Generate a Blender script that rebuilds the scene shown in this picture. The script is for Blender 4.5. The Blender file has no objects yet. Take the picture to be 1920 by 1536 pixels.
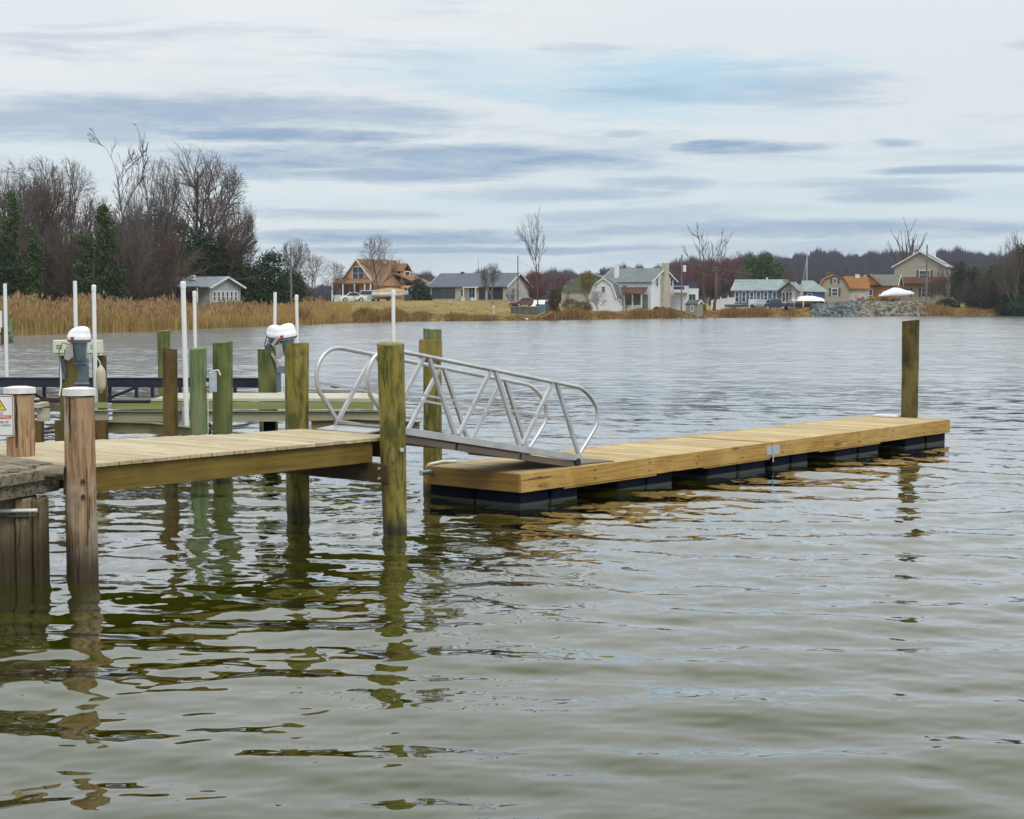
import bpy, math, random
import numpy as np
from mathutils import Vector, Matrix
R = math.radians
random.seed(7)
C = bpy.context.scene.collection
sc = bpy.context.scene

# ------------------------------------------------------------------ camera
FPX = 3050.0; CAMH = 2.6; PITCH = math.atan(203 / FPX)
cam = bpy.data.cameras.new('camera'); camo = bpy.data.objects.new('camera', cam); C.objects.link(camo)
camo.location = (0, 0, CAMH); camo.rotation_euler = (R(90) - PITCH, 0, 0)
cam.lens = 36 * FPX / 1920; cam.sensor_width = 36; cam.clip_start = .1; cam.clip_end = 12000
sc.camera = camo

# ------------------------------------------------------------------ world: broken overcast sky
SUN_EL, SUN_AZ = 48, 150          # azimuth from +Y towards +X: behind the camera, to the right
w = bpy.data.worlds.new('World'); sc.world = w; w.use_nodes = True
nt = w.node_tree; nt.nodes.clear()
class NT:
    def __init__(s, nt): s.nt = nt
    def n(s, t, **k):
        nd = s.nt.nodes.new(t)
        for a, b in k.items(): setattr(nd, a, b)
        return nd
    def put(s, sock, v):
        if hasattr(v, 'links') or isinstance(v, bpy.types.NodeSocket): s.nt.links.new(v, sock)
        elif v is not None: sock.default_value = v
    def m(s, op, a, b=None, c=None, clamp=False):
        nd = s.n('ShaderNodeMath', operation=op, use_clamp=clamp)
        s.put(nd.inputs[0], a); s.put(nd.inputs[1], b); s.put(nd.inputs[2], c)
        return nd.outputs[0]
    def mix(s, f, a, b, bt='MIX'):
        nd = s.n('ShaderNodeMix', data_type='RGBA', blend_type=bt)
        s.put(nd.inputs[0], f)
        for q, v in ((6, a), (7, b)):
            if isinstance(v, (tuple, list)): v = tuple(v) + (1,) if len(v) == 3 else v
            s.put(nd.inputs[q], v)
        return nd.outputs[2]
    def ss(s, v, a, b):
        nd = s.n('ShaderNodeMapRange', interpolation_type='SMOOTHSTEP')
        s.put(nd.inputs[0], v); nd.inputs[1].default_value = a; nd.inputs[2].default_value = b
        return nd.outputs[0]
    def comb(s, x, y, z=0.0):
        nd = s.n('ShaderNodeCombineXYZ')
        for i, v in enumerate((x, y, z)): s.put(nd.inputs[i], v)
        return nd.outputs[0]
    def noise(s, vec, scale=1.0, det=3, rough=.55, dist=0.0, w=None):
        nd = s.n('ShaderNodeTexNoise')
        if w is not None:
            nd.noise_dimensions = '4D'; s.put(nd.inputs['W'], w)
        s.put(nd.inputs['Vector'], vec)
        nd.inputs['Scale'].default_value = scale; nd.inputs['Detail'].default_value = det
        nd.inputs['Roughness'].default_value = rough; nd.inputs['Distortion'].default_value = dist
        return nd.outputs[0], nd.outputs[1]
g = NT(nt)
tc = g.n('ShaderNodeTexCoord'); sep = g.n('ShaderNodeSeparateXYZ'); nt.links.new(tc.outputs['Generated'], sep.inputs[0])
az = g.m('ARCTAN2', sep.outputs[0], sep.outputs[1]); el = g.m('ARCSINE', g.m('MINIMUM', g.m('MAXIMUM', sep.outputs[2], -1.0), 1.0))
# horizon-referred sky coordinates: hundreds of "sky units" (one unit is about .019 degree)
X = g.m('MULTIPLY_ADD', az, 3050.0, 960.0); Y = g.m('MULTIPLY_ADD', el, -3050.0, 565.0)
wv, wc = g.noise(g.comb(g.m('MULTIPLY', X, .0035), g.m('MULTIPLY', Y, .010)), 1.0, 5, .6)
wv2, _ = g.noise(g.comb(g.m('MULTIPLY', X, .0016), g.m('MULTIPLY', Y, .013), 4.3), 1.0, 6, .62, .4)
wv3, _ = g.noise(g.comb(g.m('MULTIPLY', X, .0009), g.m('MULTIPLY', Y, .0045), 9.1), 1.0, 4, .55)
wv4, _ = g.noise(g.comb(g.m('MULTIPLY', X, .0045), g.m('MULTIPLY', Y, .035), 2.2), 1.0, 7, .68, .3)
rag = g.m('MULTIPLY', g.m('SUBTRACT', wv4, .47), 3.4)
X2 = g.m('ADD', X, g.m('MULTIPLY', g.m('SUBTRACT', wv, .5), 260.0))
Y2 = g.m('ADD', Y, g.m('MULTIPLY', g.m('SUBTRACT', wv2, .5), 46.0))
def blob(cx, cy, rx, ry, k):
    a = g.m('DIVIDE', g.m('SUBTRACT', X2, float(cx)), float(rx)); b = g.m('DIVIDE', g.m('SUBTRACT', Y2, float(cy)), float(ry))
    d = g.m('MULTIPLY_ADD', a, a, g.m('MULTIPLY', b, b))
    return g.m('MULTIPLY', g.ss(g.m('ADD', d, rag), 1.7, -.1), float(k))
def union(L):
    r = blob(*L[0])
    for e in L[1:]: r = g.m('MAXIMUM', r, blob(*e))
    return r
dark = union([(430, 225, 470, 40, .62), (120, 252, 330, 32, .55), (540, 262, 270, 17, .8), (800, 303, 450, 30, .75),
              (690, 330, 290, 16, .7), (1390, 286, 125, 17, .8), (1640, 281, 60, 10, .6), (1150, 261, 50, 8, .4),
              (1240, 345, 130, 15, .5), (1050, 362, 230, 18, .5), (1640, 372, 130, 18, .5), (1800, 328, 180, 8, .6),
              (1560, 350, 220, 10, .4), (660, 402, 220, 12, .45), (800, 447, 330, 17, .75), (1500, 435, 480, 20, .65),
              (900, 472, 480, 9, .6), (1530, 192, 95, 14, .35), (1090, 97, 85, 11, .25)])
blue = union([(1250, 165, 340, 62, .85), (1470, 165, 150, 60, .45), (900, 140, 260, 46, .45), (1830, 375, 120, 22, .3), (700, 380, 300, 20, .25)])
sky = g.n('ShaderNodeTexSky', sky_type='NISHITA', sun_disc=False, sun_elevation=R(SUN_EL), sun_rotation=R(SUN_AZ))
skyc = g.mix(1.0, sky.outputs[0], (.10, .10, .10), 'MULTIPLY')
low = g.ss(Y, 60.0, 560.0)
cl = g.mix(low, (.76, .80, .82), (.64, .75, .81))
cl = g.mix(g.m('MULTIPLY', g.ss(wv3, .42, .62), .35), cl, (.90, .90, .88))
high = g.ss(el, .12, .60)
cl = g.mix(high, cl, (1.28, 1.36, 1.38))
base = g.mix(.10, cl, skyc)
bl = g.mix(blue, base, (.44, .66, .80))
streak = g.m('MULTIPLY', g.ss(wv2, .50, .68), g.m('MULTIPLY', g.ss(Y, -500.0, 330.0), .36))
dk = g.m('MAXIMUM', dark, streak)
dk = g.m('MULTIPLY', dk, g.m('MULTIPLY_ADD', wv, .9, .68), clamp=True)
out = g.mix(dk, bl, (.235, .355, .53))
bright = g.m('MULTIPLY', g.ss(Y, 545.0, 505.0), g.m('MULTIPLY', g.ss(Y, 470.0, 500.0), .6))
out = g.mix(bright, out, (.66, .76, .80))
below = g.ss(el, 0.0, -.02)
out = g.mix(below, out, (.12, .13, .09))
bg = g.n('ShaderNodeBackground'); nt.links.new(out, bg.inputs[0]); bg.inputs[1].default_value = 1.0
wo = g.n('ShaderNodeOutputWorld'); nt.links.new(bg.outputs[0], wo.inputs[0])

# ------------------------------------------------------------------ sun
sl = bpy.data.lights.new('sun', 'SUN'); so = bpy.data.objects.new('sun', sl); C.objects.link(so)
sl.energy = 1.3; sl.angle = R(14); sl.color = (1, .95, .86)
sd = Vector((math.sin(R(SUN_AZ)) * math.cos(R(SUN_EL)), math.cos(R(SUN_AZ)) * math.cos(R(SUN_EL)), math.sin(R(SUN_EL))))
so.rotation_euler = sd.to_track_quat('Z', 'Y').to_euler()
sc.view_settings.view_transform = 'Standard'; sc.view_settings.look = 'None'
sc.view_settings.exposure = 0.09; sc.view_settings.gamma = 1.0
sc.render.engine = 'CYCLES'
sc.cycles.max_bounces = 6; sc.cycles.diffuse_bounces = 3; sc.cycles.glossy_bounces = 3; sc.cycles.transparent_max_bounces = 6
sc.cycles.caustics_reflective = False; sc.cycles.caustics_refractive = False

# ------------------------------------------------------------------ placing helpers
def ray(px, py):
    u = (px - 960) / FPX; v = (768 - py) / FPX
    return Vector((u, math.cos(PITCH) + math.sin(PITCH) * v, -math.sin(PITCH) + math.cos(PITCH) * v))
def Pz(px, py, z):
    d = ray(px, py); t = (z - CAMH) / d.z; return Vector((d.x * t, d.y * t, z))
def Py(px, py, y):
    d = ray(px, py); t = y / d.y; return Vector((d.x * t, y, CAMH + d.z * t))
def X_at(px, d): return (px - 960) / FPX * d
def Z_at(py, d): return CAMH + (565 - py) * d / FPX

# ------------------------------------------------------------------ materials
MATS = {}
def mat(name, c1, c2=None, c3=None, rough=.75, sc3=(1, 1, 1), det=4, isl=0.0, bump=0.0, big=.6, bigf=.5, metal=0.0, spec=.4,
        wet=None, bdist=.01, lo=.35, hi=.65, crk=None, knots=0.0):
    if name in MATS: return MATS[name]
    m = bpy.data.materials.new(name); m.use_nodes = True; t = m.node_tree; t.nodes.clear(); q = NT(t)
    o = q.n('ShaderNodeOutputMaterial'); b = q.n('ShaderNodeBsdfPrincipled'); t.links.new(b.outputs[0], o.inputs[0])
    c2 = c2 or tuple(x * .82 for x in c1)
    tcn = q.n('ShaderNodeTexCoord'); mp = q.n('ShaderNodeMapping'); t.links.new(tcn.outputs['Object'], mp.inputs[0])
    mp.inputs['Scale'].default_value = sc3
    geo = q.n('ShaderNodeNewGeometry'); ri = geo.outputs['Random Per Island']
    wv = q.m('MULTIPLY', ri, 37.0)
    f, _ = q.noise(mp.outputs[0], 1.0, det, .62, 0.0, wv)
    col = q.mix(q.ss(f, lo, hi), c1, c2)
    if c3:
        f2, _ = q.noise(tcn.outputs['Object'], big, 3, .6, .5, wv)
        col = q.mix(q.m('MULTIPLY', q.ss(f2, .42, .66), bigf), col, c3)
    if crk:
        mp2 = q.n('ShaderNodeMapping'); t.links.new(tcn.outputs['Object'], mp2.inputs[0]); mp2.inputs['Scale'].default_value = crk[0]
        f3, _ = q.noise(mp2.outputs[0], 1.0, 5, .7, .6, wv)
        cm = q.ss(f3, crk[1] + .05, crk[1])
        col = q.mix(q.m('MULTIPLY', cm, crk[3]), col, crk[2]); f = q.m('SUBTRACT', f, q.m('MULTIPLY', cm, .8))
    if knots:
        vo_ = q.n('ShaderNodeTexVoronoi'); mp3 = q.n('ShaderNodeMapping'); t.links.new(tcn.outputs['Object'], mp3.inputs[0]); mp3.inputs['Scale'].default_value = (1.25, 1.7, 3.6)
        t.links.new(mp3.outputs[0], vo_.inputs['Vector']); vo_.inputs['Scale'].default_value = 1.0
        kd = q.m('ADD', vo_.outputs['Distance'], q.m('MULTIPLY', q.m('SUBTRACT', f, .5), .45))
        col = q.mix(q.m('MULTIPLY', q.ss(kd, .22, .04), knots), col, (.12, .055, .018))
    if isl:
        hs = q.n('ShaderNodeHueSaturation'); q.put(hs.inputs['Value'], q.m('MULTIPLY_ADD', ri, 2 * isl, 1 - isl)); q.put(hs.inputs['Color'], col)
        col = hs.outputs[0]
    r = rough
    if wet:
        sp = q.n('ShaderNodeSeparateXYZ'); t.links.new(geo.outputs['Position'], sp.inputs[0])
        fn, _ = q.noise(mp.outputs[0], .45, 2)
        zz = q.m('ADD', sp.outputs[2], q.m('MULTIPLY', q.m('SUBTRACT', fn, .5), wet[3] if len(wet) > 3 else .35))
        wf = q.ss(zz, wet[1], wet[0])
        col = q.mix(wf, col, wet[2])
        r = q.m('MULTIPLY_ADD', wf, -.35, rough)
    q.put(b.inputs['Base Color'], col if not isinstance(col, tuple) else col + (1,))
    q.put(b.inputs['Roughness'], r); b.inputs['Metallic'].default_value = metal
    b.inputs['Specular IOR Level'].default_value = spec
    if bump:
        bp = q.n('ShaderNodeBump'); bp.inputs['Strength'].default_value = bump; bp.inputs['Distance'].default_value = bdist
        t.links.new(f, bp.inputs['Height']); t.links.new(bp.outputs[0], b.inputs['Normal'])
    MATS[name] = m
    return m
def leafmat(name, c1, c2, tr=.25):
    m = mat(name, c1, c2, rough=.8, sc3=(.5, .5, .5), isl=.35, spec=.15)
    return m

# wood of the docks
deck_new = mat('deck_planks', (.50, .375, .185), (.34, .24, .11), (.57, .46, .29), rough=.78, sc3=(26, 1.6, 14), isl=.2, bump=.25, big=1.3, bigf=.45, bdist=.004)
skirt_new = mat('skirt_timber', (.47, .285, .070), (.32, .18, .036), (.54, .36, .12), rough=.65, sc3=(1.3, 12, 30), knots=.8, isl=.07, bump=.4, big=1.6, bigf=.6, bdist=.005, lo=.40, hi=.62, crk=((1.1, 10, 26), .37, (.16, .075, .02), .6))
skirt_end = mat('skirt_end_timber', (.36, .21, .05), (.24, .13, .028), rough=.65, knots=.8, sc3=(12, 1.3, 30), isl=.07, bump=.2, bdist=.004)
deck_fix = mat('fixed_deck_planks', (.49, .40, .25), (.34, .27, .155), (.56, .50, .37), rough=.8, sc3=(26, 1.6, 14), isl=.14, bump=.25, big=.8, bigf=.5, bdist=.004)
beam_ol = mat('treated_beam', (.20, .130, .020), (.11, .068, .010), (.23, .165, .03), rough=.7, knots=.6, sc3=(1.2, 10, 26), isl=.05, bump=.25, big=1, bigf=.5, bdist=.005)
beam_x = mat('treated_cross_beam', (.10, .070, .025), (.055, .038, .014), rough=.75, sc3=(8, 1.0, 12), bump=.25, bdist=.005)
old_wood = mat('weathered_timber', (.26, .225, .165), (.12, .095, .06), (.33, .30, .235), rough=.88, sc3=(3, 16, 24), crk=((2.2, 24, 30), .40, (.035, .025, .015), .85), isl=.16, bump=.7, big=1.8, bigf=.5, bdist=.012)
WET = (.00, .26, (.028, .026, .008))
pile_new = mat('treated_pile', (.22, .180, .028), (.075, .075, .014), (.31, .235, .07), rough=.72, sc3=(15, 15, 3.2), bump=.8, big=3.2, bigf=.7, wet=WET, bdist=.012, lo=.40, hi=.60, crk=((26, 26, 2.2), .36, (.04, .035, .008), .8))
pile_grn = mat('green_pile', (.115, .155, .040), (.055, .080, .020), (.20, .19, .07), rough=.75, sc3=(18, 18, 1.6), lo=.4, hi=.6, crk=((28, 28, 1.5), .36, (.03, .035, .01), .7), bump=.5, big=2, bigf=.6, wet=WET, bdist=.01)
pile_tur = mat('copper_green_pile', (.15, .215, .10), (.085, .135, .05), (.24, .22, .11), rough=.75, sc3=(20, 20, 1.2), lo=.4, hi=.6, crk=((28, 28, 1.3), .36, (.05, .05, .02), .7), bump=.5, big=2, bigf=.5, wet=WET, bdist=.01)
pile_brn = mat('brown_pile', (.13, .072, .018), (.06, .036, .010), (.17, .12, .03), rough=.75, sc3=(18, 18, 1.8), lo=.4, hi=.6, bump=.5, big=2, bigf=.6, wet=WET, bdist=.01)
pile_dk = mat('dark_pile', (.085, .062, .012), (.034, .027, .006), (.16, .125, .03), rough=.75, sc3=(15, 15, 2.5), lo=.4, hi=.6, bump=.5, big=2, bigf=.7, wet=WET, bdist=.012)
pile_old = mat('bleached_pile', (.40, .26, .15), (.22, .125, .065), (.44, .40, .34), rough=.88, sc3=(26, 26, 1.6), bump=1.0, big=2.6, bigf=.85, wet=(.10, .66, (.05, .034, .014)), bdist=.02, lo=.40, hi=.58, crk=((34, 34, 1.1), .385, (.06, .028, .014), .85))
pile_wide = mat('old_sheet_pile', (.30, .24, .15), (.14, .10, .055), (.12, .10, .05), rough=.85, sc3=(16, 16, 1.4), crk=((24, 24, 1.0), .38, (.03, .022, .012), .8), bump=.9, isl=.15, big=3, bigf=.6, wet=(.20, .75, (.050, .036, .014)), bdist=.02)
crack_m = mat('crack', (.03, .02, .012), rough=1)
white_p = mat('white_plastic', (.78, .79, .80), (.70, .71, .71), rough=.45, sc3=(4, 4, 4))
pvc = mat('pvc', (.80, .81, .83), (.74, .74, .74), rough=.4, sc3=(3, 3, .8))
capw = mat('painted_cap', (.76, .77, .79), (.66, .66, .66), (.45, .33, .22), rough=.6, sc3=(6, 6, 6), big=7, bigf=.25)
alum = mat('aluminium', (.56, .56, .57), (.44, .44, .445), rough=.42, sc3=(3, 3, 3), metal=.65, spec=.5)
alum_d = mat('dull_aluminium', (.42, .41, .40), (.32, .31, .30), rough=.5, sc3=(3, 3, 3), metal=.5)
black_pl = mat('black_plastic', (.0030, .0065, .018), (.002, .004, .011), (.010, .014, .022), rough=.7, sc3=(3, 3, 3), big=3, bigf=.35, spec=.05, wet=(.03, .045, (.055, .06, .055), .03))
galv = mat('galvanised', (.42, .50, .55), (.52, .58, .62), rough=.45, sc3=(12, 12, 12), metal=.5)
bolt_m = mat('rusty_bolt', (.10, .035, .025), (.05, .02, .015), rough=.7)
steel_n = mat('navy_steel', (.016, .018, .035), (.010, .011, .022), rough=.45, sc3=(2, 2, 2))
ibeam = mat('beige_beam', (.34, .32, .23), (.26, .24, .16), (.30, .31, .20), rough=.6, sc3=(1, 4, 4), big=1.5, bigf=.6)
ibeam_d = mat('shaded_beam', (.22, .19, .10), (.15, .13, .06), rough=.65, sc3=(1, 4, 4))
green_wd = mat('mossy_board', (.27, .30, .12), (.19, .23, .07), (.33, .31, .19), rough=.8, sc3=(1, 8, 12), big=1.2, bigf=.6, bump=.2)
pale_wd = mat('pale_board', (.50, .48, .38), (.40, .37, .28), rough=.8, sc3=(1, 8, 12), isl=.08)
motor_w = mat('motor_cowl', (.80, .80, .82), (.74, .74, .76), rough=.28)
motor_g = mat('motor_leg', (.13, .18, .22), (.10, .14, .17), rough=.42, metal=.2)
dk_grey = mat('dark_grey', (.06, .065, .075), (.045, .05, .055), rough=.6)
box_c = mat('control_cover', (.62, .66, .50), (.56, .59, .44), rough=.5)
red_m = mat('red_decal', (.45, .03, .05), rough=.5)
fend = mat('fender_vinyl', (.60, .57, .46), (.50, .46, .33), (.30, .26, .15), rough=.5, sc3=(3, 3, 2), big=4, bigf=.4)
rust = mat('rusty_steel', (.07, .035, .02), (.04, .022, .015), rough=.8)
rust_b = mat('weathered_bolt', (.16, .12, .08), (.08, .05, .03), rough=.7, metal=.3)
tyre = mat('tyre_rubber', (.02, .02, .022), rough=.8)

# ------------------------------------------------------------------ mesh builder
class MB:
    def __init__(s): s.v = []; s.f = []; s.sm = []
    def add(s, vs, fs, smooth=False):
        o = len(s.v); s.v += [tuple(p) for p in vs]; s.f += [tuple(o + i for i in f) for f in fs]; s.sm += [smooth] * len(fs); return s
    def box(s, x0, x1, y0, y1, z0, z1):
        vs = [(x, y, z) for z in (z0, z1) for y in (y0, y1) for x in (x0, x1)]
        return s.add(vs, [(0, 2, 3, 1), (4, 5, 7, 6), (0, 1, 5, 4), (2, 6, 7, 3), (0, 4, 6, 2), (1, 3, 7, 5)])
    def beam(s, p, q, wd, ht, up=(0, 0, 1)):
        p = Vector(p); q = Vector(q); a = (q - p).normalized(); u = Vector(up); sd = a.cross(u).normalized(); u = sd.cross(a).normalized()
        vs = [c + sd * (i * wd / 2) + u * (j * ht / 2) for c in (p, q) for j in (-1, 1) for i in (-1, 1)]
        return s.add(vs, [(0, 1, 3, 2), (4, 6, 7, 5), (0, 4, 5, 1), (2, 3, 7, 6), (0, 2, 6, 4), (1, 5, 7, 3)])
    def tube(s, pts, r, n=8, cap=True, r2=None):
        pts = [Vector(p) for p in pts]; k = len(pts); rings = []; prev = None
        for i, p in enumerate(pts):
            d = (pts[min(i + 1, k - 1)] - pts[max(i - 1, 0)]).normalized()
            if prev is None:
                a = Vector((0, 0, 1)) if abs(d.z) < .9 else Vector((1, 0, 0)); u = d.cross(a).normalized()
            else:
                u = (prev - d * prev.dot(d)).normalized()
            prev = u; v = d.cross(u); rr = r if r2 is None else r + (r2 - r) * i / (k - 1)
            rings.append([p + (u * math.cos(2 * math.pi * j / n) + v * math.sin(2 * math.pi * j / n)) * rr for j in range(n)])
        return s.loft(rings, cap)
    def loft(s, rings, cap=True, smooth=True):
        n = len(rings[0]); vs = [p for r in rings for p in r]; fs = []
        for i in range(len(rings) - 1):
            for j in range(n): fs.append((i * n + j, i * n + (j + 1) % n, (i + 1) * n + (j + 1) % n, (i + 1) * n + j))
        s.add(vs, fs, smooth)
        if cap:
            s.add(rings[0], [tuple(range(n))[::-1]]); s.add(rings[-1], [tuple(range(n))])
        return s
    def cyl(s, p, q, r0, r1=None, n=12): return s.tube([p, q], r0, n, True, r0 if r1 is None else r1)
    def prism(s, poly, y0, y1, axis='y'):
        n = len(poly)
        if axis == 'y': a = [(x, y0, z) for x, z in poly]; b = [(x, y1, z) for x, z in poly]
        elif axis == 'x': a = [(y0, x, z) for x, z in poly]; b = [(y1, x, z) for x, z in poly]
        else: a = [(x, z, y0) for x, z in poly]; b = [(x, z, y1) for x, z in poly]
        fs = [tuple(range(n)), tuple(range(2 * n - 1, n - 1, -1))] + [(i, n + i, n + (i + 1) % n, (i + 1) % n) for i in range(n)]
        return s.add(a + b, fs)
    def ell(s, c, r, nu=12, nv=8, sq=1.0):
        rings = []
        for i in range(1, nv):
            t = math.pi * i / nv
            ct, st = math.cos(t), math.sin(t)
            rings.append([(c[0] + r[0] * st ** sq * math.cos(2 * math.pi * j / nu), c[1] + r[1] * st ** sq * math.sin(2 * math.pi * j / nu), c[2] - r[2] * ct) for j in range(nu)])
        return s.loft(rings)
    def build(s, name, m, parent=None, bevel=0.0, recalc=True):
        me = bpy.data.meshes.new(name); me.from_pydata(s.v, [], s.f); me.materials.append(m)
        me.polygons.foreach_set('use_smooth', s.sm)
        if recalc and len(s.f) < 40000:
            import bmesh
            b = bmesh.new(); b.from_mesh(me); bmesh.ops.recalc_face_normals(b, faces=b.faces); b.to_mesh(me); b.free()
        me.update()
        o = bpy.data.objects.new(name, me); C.objects.link(o)
        if parent: o.parent = parent
        if bevel:
            bv = o.modifiers.new('bevel', 'BEVEL'); bv.width = bevel; bv.segments = 2; bv.limit_method = 'ANGLE'
        return o
def npmesh(name, V, Fc, m, parent=None, k=3):
    V = np.asarray(V, dtype=np.float32).reshape(-1, 3); Fc = np.asarray(Fc, dtype=np.int32).reshape(-1, k)
    me = bpy.data.meshes.new(name); me.vertices.add(len(V)); me.vertices.foreach_set('co', V.ravel())
    me.loops.add(Fc.size); me.loops.foreach_set('vertex_index', Fc.ravel())
    me.polygons.add(len(Fc)); me.polygons.foreach_set('loop_start', np.arange(0, Fc.size, k, dtype=np.int32))
    me.update(calc_edges=True); me.materials.append(m)
    o = bpy.data.objects.new(name, me); C.objects.link(o)
    if parent: o.parent = parent
    return o
def thing(name, label, cat, loc=(0, 0, 0), rz=0.0, group=None):
    o = bpy.data.objects.new(name, None); C.objects.link(o); o.location = loc; o.rotation_euler = (0, 0, rz); o.empty_display_size = .3
    return tag(o, label, cat, group)
def tag(o, label, cat, group=None, kind=None):
    if label: o['label'] = label
    if cat: o['category'] = cat
    if group: o['group'] = group
    if kind: o['kind'] = kind
    return o
def struct(o): o['kind'] = 'structure'; return o
def dup(root, loc, rz=0.0, label=None, group=None, scale=None):
    r = root.copy(); C.objects.link(r); r.location = loc; r.rotation_euler = (0, 0, rz)
    if label: r['label'] = label
    if group: r['group'] = group
    if scale: r.scale = scale
    for ch in list(root.children):
        c = ch.copy(); C.objects.link(c); c.parent = r
        for gch in ch.children:
            d = gch.copy(); C.objects.link(d); d.parent = c
    return r

# ------------------------------------------------------------------ terrain of the far shore
def itp(t, tab):
    xs = [a for a, b in tab]; ys = [b for a, b in tab]; return np.interp(t, xs, ys)
SHORE = [(-4000, 60), (-2000, 95), (-600, 118), (-100, 124), (0, 128), (100, 131), (300, 145), (480, 168), (600, 186), (640, 194), (760, 207), (860, 213), (950, 217), (1000, 219),
         (1150, 237), (1290, 250), (1400, 262), (1500, 273), (1700, 284), (1920, 292), (2600, 300), (6000, 330)]
ZE = [(-4000, .3), (0, .3), (480, .35), (600, .7), (660, 1.0), (800, 1.0), (900, .5), (1000, .6), (1100, .8), (1290, .95), (1500, 1.2), (1522, 1.75), (1560, 2.0), (1720, 2.1), (1770, 1.3), (1920, 1.1), (6000, 1.1)]
ZI = [(-4000, .8), (0, .9), (480, 1.3), (560, 2.2), (640, 2.5), (800, 2.6), (950, 2.65), (1000, 2.0), (1060, 1.7), (1300, 1.7), (1400, 1.7), (1520, 1.95), (1600, 2.1), (1680, 2.55), (1800, 2.4), (1920, 2.1), (6000, 2.1)]
def ground_z(x, y):
    x = np.asarray(x, float); y = np.maximum(np.asarray(y, float), 1.0)
    t = 960 + FPX * x / y; s = y - itp(t, SHORE)
    e, i = itp(t, ZE), itp(t, ZI)
    z = np.where(s < 0, s * .12, np.where(s < 6, e * np.clip(s / 6, 0, 1) ** .6, e + (i - e) * np.clip((s - 6) / 28, 0, 1)))
    return np.maximum(z, -2.0) + np.where(s > 1, .06 * np.sin(x * .35) * np.cos(y * .23), 0)
def GZ(x, y): return float(ground_z(x, y))
def on(px, d, dz=0.0):
    x = X_at(px, d); return Vector((x, d, GZ(x, d) + dz))
ts = np.concatenate([np.linspace(-4000, -200, 40), np.linspace(-180, 2100, 330), np.linspace(2150, 6000, 40)])
ss_ = np.concatenate([[-14, -6, -3, -1.5, -.7], np.linspace(0, 8, 20), np.linspace(9, 40, 26), np.linspace(45, 120, 20), np.array([150, 200, 300, 500, 900, 1600, 2900, 5000])])
TT, SS = np.meshgrid(ts, ss_, indexing='ij'); YY = itp(TT, SHORE) + SS; XX = (TT - 960) / FPX * YY
rngT = np.random.default_rng(3)
ZZ = ground_z(XX, YY) + np.where((SS > .2) & (SS < 60), rngT.normal(0, .05, XX.shape), 0)
na, nb = XX.shape; idx = np.arange(na * nb).reshape(na, nb)
quads = np.stack([idx[:-1, :-1], idx[1:, :-1], idx[1:, 1:], idx[:-1, 1:]], -1).reshape(-1, 4)
land_m = mat('winter_grass', (.29, .20, .075), (.17, .14, .045), (.32, .23, .10), rough=.95, sc3=(.35, .35, .35), det=8, big=.06, bigf=.8, spec=.1, lo=.4, hi=.62)
land = npmesh('ground', np.stack([XX, YY, ZZ], -1), quads, land_m, k=4); struct(land)
# river bed reaching the horizon under everything
bed = MB(); bed.add([(-9000, -300, -2.6), (9000, -300, -2.6), (9000, 9000, -2.6), (-9000, 9000, -2.6)], [(0, 1, 2, 3)])
struct(bed.build('river_bed', mat('mud', (.06, .05, .03), rough=1)))

# ------------------------------------------------------------------ water: real waves in the mesh, wind ripples in the normals
wm = bpy.data.materials.new('river_water'); wm.use_nodes = True; t = wm.node_tree; t.nodes.clear(); q = NT(t)
o_ = q.n('ShaderNodeOutputMaterial'); b_ = q.n('ShaderNodeBsdfDiffuse'); gl_ = q.n('ShaderNodeBsdfGlossy'); mx_ = q.n('ShaderNodeMixShader'); t.links.new(b_.outputs[0], mx_.inputs[1]); t.links.new(gl_.outputs[0], mx_.inputs[2]); t.links.new(mx_.outputs[0], o_.inputs[0])
geo = q.n('ShaderNodeNewGeometry'); pos = geo.outputs['Position']
ln = q.n('ShaderNodeVectorMath', operation='LENGTH'); t.links.new(pos, ln.inputs[0]); dist = ln.outputs['Value']
mud, _ = q.noise(pos, .25, 3)
q.put(b_.inputs['Color'], q.mix(q.ss(mud, .35, .65), (.034, .037, .0012), (.042, .044, .003)))
def ripple(scale, amp, stretch=(1, 1, 1), off=0.0, det=2.0):
    mp = q.n('ShaderNodeMapping'); t.links.new(pos, mp.inputs[0]); mp.inputs['Scale'].default_value = stretch; mp.inputs['Location'].default_value = (off, off, 0)
    _, c = q.noise(mp.outputs[0], scale, det, .5)
    v = q.n('ShaderNodeVectorMath', operation='SUBTRACT'); t.links.new(c, v.inputs[0]); v.inputs[1].default_value = (.5, .5, .5)
    s = q.n('ShaderNodeVectorMath', operation='SCALE'); t.links.new(v.outputs[0], s.inputs[0]); q.put(s.inputs['Scale'], amp)
    return s.outputs[0]
patch, _ = q.noise(pos, .045, 3, .6)
patchy = q.m('MULTIPLY_ADD', q.ss(patch, .35, .65), .7, .55)
far_w = q.ss(dist, 26.0, 60.0)
shore_calm = q.ss(dist, 420.0, 120.0)
near_w = q.ss(dist, 7.0, 17.0)
near_r = ripple(7.0, q.m('MULTIPLY', q.m('MULTIPLY_ADD', near_w, .15, .05), patchy), (.8, 1, 1), 3.0)
far1 = ripple(2.6, q.m('MULTIPLY', q.m('MULTIPLY', q.ss(dist, 19.0, 42.0), .55), patchy), (.5, 1.0, 1), 7.0, 4.0)
far2 = ripple(.6, q.m('MULTIPLY', q.m('MULTIPLY', far_w, .22), patchy), (.4, 1.0, 1), 13.0, 3.0)
def vadd(a, b):
    v = q.n('ShaderNodeVectorMath', operation='ADD'); t.links.new(a, v.inputs[0]); t.links.new(b, v.inputs[1]); return v.outputs[0]
tot = vadd(vadd(near_r, far1), far2)
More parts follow.
